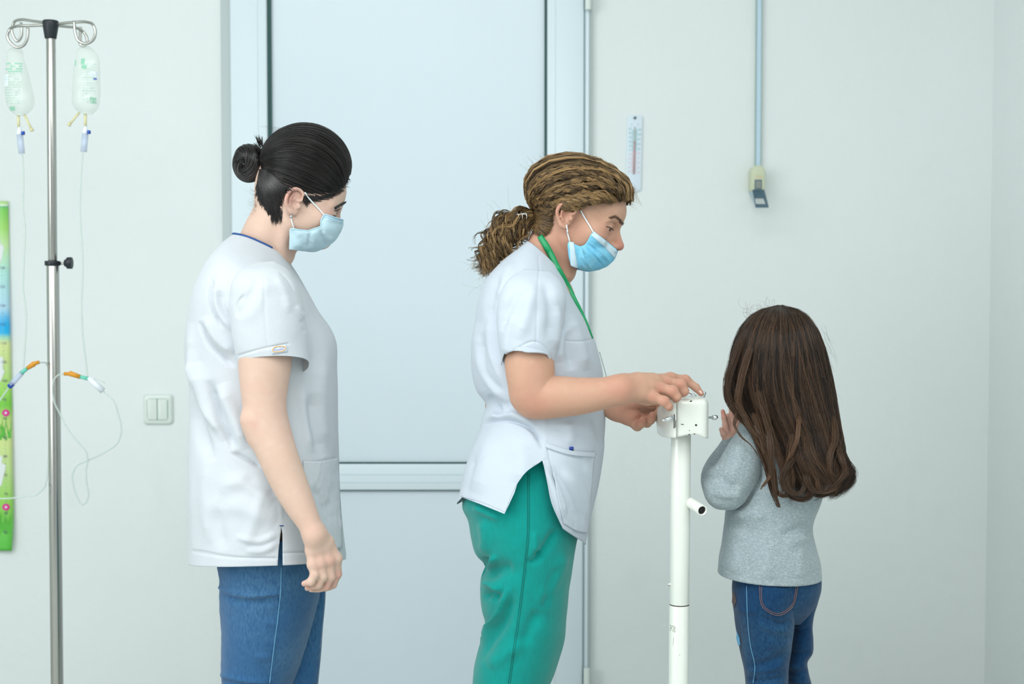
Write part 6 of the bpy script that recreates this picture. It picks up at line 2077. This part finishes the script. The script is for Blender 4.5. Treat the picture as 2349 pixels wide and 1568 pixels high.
V = folds(V, F, [([(1613, 1105), (1640, 1085), (1665, 1050)], 7, -4), ([(1622, 1075), (1650, 1060), (1672, 1030)], 5, -3), ([(1620, 1090), (1645, 1070), (1662, 1048)], 6, 4), ([(1640, 1120), (1670, 1140), (1710, 1130)], 14, 3), ([(1700, 1010), (1690, 1060), (1665, 1100)], 14, 3), ([(1650, 1085), (1665, 1110), (1700, 1120)], 10, -2.5), ([(1628, 1140), (1660, 1150), (1690, 1145)], 8, -2)])
V += vnormals(V, F) * (nz(V, 14, .003, seed=53))[:, None]
slv = big_mesh('sleeve', V, F, M['jersey'], jt)
f = Field((P(1820, 1100, 2.6).x, 2.60, P(1850, 1160, 2.6).z), (P(1930, 1100, 2.8).x, 2.86, P(1850, 955, 2.8).z), .003)
f.chain([T(1850, 1005, .05), T(1868, 1080, .08), T(1850, 1120, .13)], [r3(36), r3(30), r3(24)], .02)
V, F = f.mesh(); big_mesh('sleeve', smooth_mesh(V, F, 3), F, M['jersey'], jt)
seam('shoulder_seam', sj3, [(1722, 1000), (1736, 1040), (1738, 1090)], .0006, M['stitch'], jt, 30, .0006) if False else None

# jeans
hip = [(1690, 1290, 1862, 1290, .080, .080), (1684, 1325, 1879, 1322, .088, .088), (1681, 1365, 1879, 1358, .088, .088), (1686, 1395, 1868, 1390, .080, .080), (1700, 1420, 1850, 1415, .060, .060), (1730, 1436, 1835, 1432, .03, .03)]
lg = [(1686, 1295, 1850, 1295, .060, .06), (1682, 1350, 1838, 1350, .082, .07), (1680, 1385, 1828, 1385, .084, .07), (1684, 1412, 1819, 1412, .080, .065), (1690, 1450, 1817, 1450, .074, .06), (1696, 1490, 1813, 1490, .068, .058), (1706, 1530, 1808, 1530, .062, .055), (1710, 1568, 1805, 1568, .058, .052), (1718, 1750, 1800, 1750, .046, .046), (1728, 2000, 1795, 2000, .042, .042), (1730, 2130, 1797, 2130, .042, .042)]
rgk = [(1790, 1295, 1860, 1295, .045, .045), (1795, 1350, 1882, 1345, .055, .05), (1800, 1385, 1874, 1380, .055, .05), (1804, 1412, 1864, 1412, .055, .05), (1806, 1435, 1861, 1438, .05, .05), (1804, 1470, 1863, 1470, .05, .05), (1800, 1500, 1861, 1500, .048, .048), (1798, 1518, 1850, 1518, .046, .046), (1798, 1540, 1852, 1540, .046, .046), (1802, 1568, 1859, 1568, .046, .046), (1800, 1750, 1852, 1750, .04, .04), (1800, 2000, 1850, 2000, .04, .04), (1800, 2110, 1850, 2110, .04, .04)]
Vh, Fh = sweep2(hip, Y3, 70, 130, 2.2); Vl, Fl_ = sweep2(lg, Y3 - .015, 240, 110, 2.1); Vr, Fr = sweep2(rgk, Y3 + .04, 200, 90, 2.1)
fc = [([(1686, 1398), (1720, 1402), (1745, 1400)], 5, 2.5), ([(1745, 1412), (1790, 1432), (1812, 1424)], 7, -4), ([(1740, 1425), (1785, 1445), (1815, 1440)], 9, 3), ([(1712, 1528), (1760, 1520), (1806, 1500)], 9, -3.5), ([(1714, 1540), (1760, 1535), (1806, 1520)], 7, 3.5), ([(1714, 1556), (1760, 1562), (1804, 1548)], 5, -3), ([(1712, 1568), (1760, 1574), (1804, 1560)], 6, 3), ([(1760, 1470), (1790, 1480), (1812, 1470)], 12, 3)]
Vl = folds(Vl, Fl_, fc); Vl += vnormals(Vl, Fl_) * nz(Vl, 18, .003, seed=61)[:, None]
Vr = folds(Vr, Fr, [([(1808, 1442), (1835, 1447), (1860, 1440)], 6, -3.5), ([(1806, 1495), (1830, 1500), (1860, 1495)], 6, -3.5), ([(1802, 1520), (1825, 1528), (1850, 1522)], 5, 3.5), ([(1802, 1540), (1825, 1546), (1852, 1538)], 5, -3), ([(1804, 1556), (1830, 1562), (1856, 1556)], 5, 3)])
V, F = merge([(Vh, Fh), (Vl, Fl_), (Vr, Fr)])
jn3 = shell('jeans', V, F, M['jeans2'], W3, .002)
sj = Surf(np.concatenate([Vh, Vl]), np.concatenate([Fh, Fl_ + len(Vh)]))
Vp, Fp = patch_on(sj, [[(1741, 1340), (1790, 1346), (1833, 1338)], [(1748, 1393), (1785, 1413), (1820, 1390)]], 24, 20, .0018)
pk3 = shell('back_pocket', Vp, Fp, M['jeans2'], jn3, .0012); sp3 = Surf(Vp, Fp)
for off_, w_ in ((1.5, .0005), (5.5, .00045)):
    a = off_
    seam('pocket_stitch', sp3, [(1741 + a, 1344), (1748 + a, 1391 - a * .2), (1785, 1412 - a * 1.1), (1820 - a, 1389 - a * .2), (1832 - a, 1342)], w_, M['stitch_tan'], pk3, 70, .0008)
seam('side_seam', sj, [(1713, 1343), (1714, 1390), (1716, 1430), (1722, 1480), (1732, 1530), (1728, 1566)], .0008, M['seam_pale'], jn3, 60, .0004)
q = [sj.at(a, b, .001) for a, b in ((1684, 1352), (1681, 1366), (1680, 1380), (1684, 1392), (1690, 1378), (1687, 1364))]
mesh_obj('lace_patch', np.array(q), [[0, 1, 2, 3, 4, 5]], M['lace'], jn3)
q = [sj.at(a, b, .001) for a, b in ((1691, 1448), (1690, 1462), (1694, 1480), (1699, 1478), (1697, 1462))]
mesh_obj('torn_patch', np.array(q), [[0, 1, 2, 3, 4]], M['seam_pale'], jn3)
for (x_, dy_) in ((1766, -.015), (1826, .045)):
    c_ = P(x_, 1300, Y3 + dy_)
    so_ = shoe(W3, c_.x + .02, Y3 + dy_, R(122), .17)
    so_.data.transform(Matrix.Translation((0, 0, .0845)))

# hair
env = [(1786, 702, 1792, 702, .003, .003), (1770, 704, 1808, 704, .014, .014), (1742, 715, 1835, 716, .042, .042), (1712, 742, 1860, 744, .070, .066), (1693, 782, 1877, 786, .086, .078), (1681, 830, 1890, 835, .094, .080), (1677, 880, 1900, 882, .098, .070), (1690, 930, 1908, 930, .102, .052),
       (1712, 975, 1914, 975, .108, .032), (1735, 1020, 1922, 1020, .114, .012), (1752, 1060, 1930, 1060, .120, .0), (1766, 1095, 1936, 1093, .122, -.008), (1782, 1125, 1924, 1120, .120, -.012), (1800, 1146, 1892, 1140, .112, -.02)]
Ve, Fe = sweep2(env, Y3, 120, 160, 2.15); G = Ve.reshape(120, 160, 3)
hair3 = empty('hair', T(1790, 760), W3)
core = G.mean(1, keepdims=True) + (G - G.mean(1, keepdims=True)) * np.array([.955, .93, 1.0])
core = core[:112]
Vc = core.reshape(-1, 3); Fc = Fe[:111 * 160]
Vc = Vc + vnormals(Vc, Fc) * (nz(Vc, 60, .0016, (1, 1, .12), 3))[:, None]
big_mesh('hair_mass', Vc, Fc, M['hair_brown'], hair3, colors=np.full(len(Vc), .05)).modifiers.new('thickness', 'SOLIDIFY').thickness = .004
r = np.random.default_rng(33)
NL, PER, m_ = 560, 15, 40
P_ = []; tn = []
cen = G.mean(1)
for k in range(NL):
    ph = r.random() * 160 if r.random() < .25 else (r.random() * 80 + 0)      # most where the camera side is
    near_ = ph < 80
    st = 0 if r.random() < .5 else r.random() * .45
    e = 1 - (r.random() ** 2) * .14
    t = np.linspace(st, e, m_); ii = t * 119; i0 = np.minimum(ii.astype(int), 118); fr_ = (ii - i0)[:, None]
    drift = r.normal(0, 2.5) * (t - st) * 2 + 1.6 * np.sin(t * (4 + 4 * r.random()) + r.random() * 6)
    jj = (ph + drift) % 160; j0 = jj.astype(int) % 160; fj = (jj - np.floor(jj))[:, None]; j1 = (j0 + 1) % 160
    b = (G[i0, j0] * (1 - fr_) + G[i0 + 1, j0] * fr_) * (1 - fj) + (G[i0, j1] * (1 - fr_) + G[i0 + 1, j1] * fr_) * fj
    c0 = cen[i0] * (1 - fr_) + cen[i0 + 1] * fr_
    out = b - c0; out[:, 2] *= .2; out /= np.linalg.norm(out, axis=1)[:, None] + 1e-9
    lf = (.0 + .005 * r.random()) * np.clip(t / .2, .2, 1)
    b = b + out * lf[:, None]
    # soft curls in the lowest part
    cu = np.clip((t - .68) / .32, 0, 1); am = (.006 + .016 * r.random()) * cu; a = (2.2 + 1.6 * (jj[0] / 80) + r.normal(0, .7)) + cu * (3.0 + 2.8 * r.random())
    b[:, 0] += am * np.cos(a) - am * .2; b[:, 1] += .5 * am * np.sin(a) - .003 * cu; b[:, 2] += .5 * am * np.sin(a + 1)
    tl = r.random() ** 2 * (.45 + .5 * max(0, t[-1] - .6))
    for j in range(PER):
        sp_ = r.normal(0, .0016, 3) * np.array([1, .5, .3])
        P_.append(b + sp_ * (.5 + t[:, None]) + (r.normal(0, .001, 3)) * np.sin(t * 5 + r.random() * 3)[:, None]); tn.append(np.clip(tl + r.normal(0, .07), 0, 1))
# locks drawn where the photo shows them
def lock(pts, Yf, n, spread, curl=0.0, tone=.4, rad=.00035):
    K = crv(np.array([P(a, b, Yf(i / (len(pts) - 1)))[:] for i, (a, b) in enumerate(pts)]), m_)
    t = np.linspace(0, 1, m_)
    for j in range(int(n * 1.6)):
        o = r.normal(0, spread, 3); a = r.random() * 6.3
        w = spread * 1.2 * np.sin(t * (3 + 4 * r.random()) + a)
        P_.append(K + o * (1 - .75 * t ** 2)[:, None] + np.stack([w, w * .3, w * 0], 1)); tn.append(np.clip(tone + r.normal(0, .12), 0, 1))


nearY = lambda u: Y3 - .090 - .03 * u
lock([(1705, 770), (1682, 830), (1668, 880), (1672, 920), (1692, 950), (1722, 985), (1745, 1035), (1760, 1080), (1772, 1130), (1786, 1162)], lambda u: Y3 - .05 - .07 * u, 60, .0024, tone=.30)
lock([(1700, 790), (1676, 850), (1664, 890), (1668, 915), (1686, 935), (1690, 960), (1684, 975)], lambda u: Y3 - .05 - .04 * u, 26, .0016, tone=.5)
lock([(1720, 800), (1700, 870), (1695, 930), (1712, 960), (1735, 1000), (1755, 1040), (1768, 1075), (1764, 1095), (1750, 1115)], lambda u: Y3 - .08 - .04 * u, 50, .0022, tone=.55)
lock([(1690, 945), (1684, 970), (1700, 1000), (1722, 1020), (1742, 1050)], lambda u: Y3 - .088 - .03 * u, 9, .0010, tone=.5)
lock([(1705, 950), (1718, 978), (1745, 1010), (1752, 1040)], lambda u: Y3 - .095 - .025 * u, 14, .0014, tone=.55)
lock([(1730, 950), (1752, 1010), (1770, 1060), (1778, 1100), (1780, 1128)], lambda u: Y3 - .105 - .02 * u, 50, .0022, tone=.5)
lock([(1740, 900), (1762, 980), (1785, 1050), (1800, 1095), (1792, 1135)], lambda u: Y3 - .11 - .015 * u, 50, .0028, tone=.4)
lock([(1905, 930), (1918, 1000), (1928, 1050), (1945, 1078), (1963, 1080)], lambda u: Y3 - .02, 5, .0008, tone=.5)
lock([(1890, 830), (1912, 920), (1922, 990), (1934, 1040), (1948, 1066)], lambda u: Y3 - .01, 8, .0016, tone=.4)
lock([(1900, 960), (1922, 1030), (1936, 1075), (1932, 1110), (1905, 1125), (1880, 1112)], lambda u: Y3 - .04, 60, .0030, tone=.5)
lock([(1880, 980), (1895, 1050), (1912, 1100), (1900, 1130), (1868, 1135), (1850, 1118)], lambda u: Y3 - .09, 70, .0032, tone=.35)
lock([(1850, 1000), (1850, 1070), (1862, 1115), (1848, 1143), (1815, 1140), (1800, 1122)], lambda u: Y3 - .115, 70, .0030, tone=.45)
lock([(1820, 1000), (1812, 1060), (1815, 1110), (1800, 1138), (1782, 1128), (1780, 1108)], lambda u: Y3 - .118, 60, .0026, tone=.5)
cy = lambda u: Y3 - .118 - .010 * math.sin(u * 3) + .035 * max(0, 1 - u * 3.2)
for pts, tn_, n__, spd in (([(1812, 985), (1803, 1059), (1798, 1093), (1808, 1121), (1832, 1131), (1846, 1110), (1835, 1090)], .35, 46, .0026), ([(1862, 985), (1856, 1059), (1853, 1100), (1870, 1124), (1894, 1124), (1904, 1100), (1891, 1083)], .3, 46, .0028),
                     ([(1912, 960), (1915, 1007), (1904, 1052), (1908, 1086), (1925, 1093), (1935, 1076)], .45, 40, .0024), ([(1905, 960), (1918, 1024), (1932, 1059), (1939, 1083), (1925, 1103), (1904, 1121), (1884, 1128)], .4, 44, .0022),
                     ([(1828, 960), (1822, 1024), (1815, 1059), (1801, 1076), (1794, 1103), (1808, 1124), (1835, 1141), (1860, 1140)], .25, 50, .0026), ([(1836, 930), (1832, 973), (1829, 1007), (1815, 1041), (1801, 1066)], .8, 26, .0016),
                     ([(1880, 1000), (1884, 1060), (1874, 1100), (1884, 1128), (1912, 1122), (1930, 1100)], .5, 40, .0022), ([(1758, 940), (1763, 980), (1767, 1024), (1770, 1076), (1777, 1128), (1788, 1163)], .4, 44, .0018), ([(1768, 1040), (1770, 1075), (1765, 1095), (1753, 1108), (1745, 1122)], .85, 22, .0012)):
    lock(pts, cy, n__, spd, tone=tn_)
strands('hair_strands', np.array(P_), .00030, M['hair_brown'], hair3, sides=3, tone=np.clip(np.array(tn)[:, None] + .10 * np.clip((np.array(P_)[:, :, 2].max() - np.array(P_)[:, :, 2]) / .36 - .35, 0, 1), 0, 1))
rng = r
strands('flyaway_hairs', np.concatenate([curls(70, lambda: (P(1712 + r.random() * 70, 742 - 35 * r.random(), Y3), (-.6 + r.random() * .5, 0, .6)), .022, .006), curls(50, lambda: (P(1835 + r.random() * 60, 730 + 150 * r.random() , Y3), (.5, 0, -.9)), .05, .004), curls(40, lambda: (P(1690 - 10 * r.random(), 800 + 90 * r.random(), Y3 - .02), (-.15, 0, -1)), .05, .004)]), .00012, M['hair_brown'], hair3, sides=3, tone=np.full(160, .5))
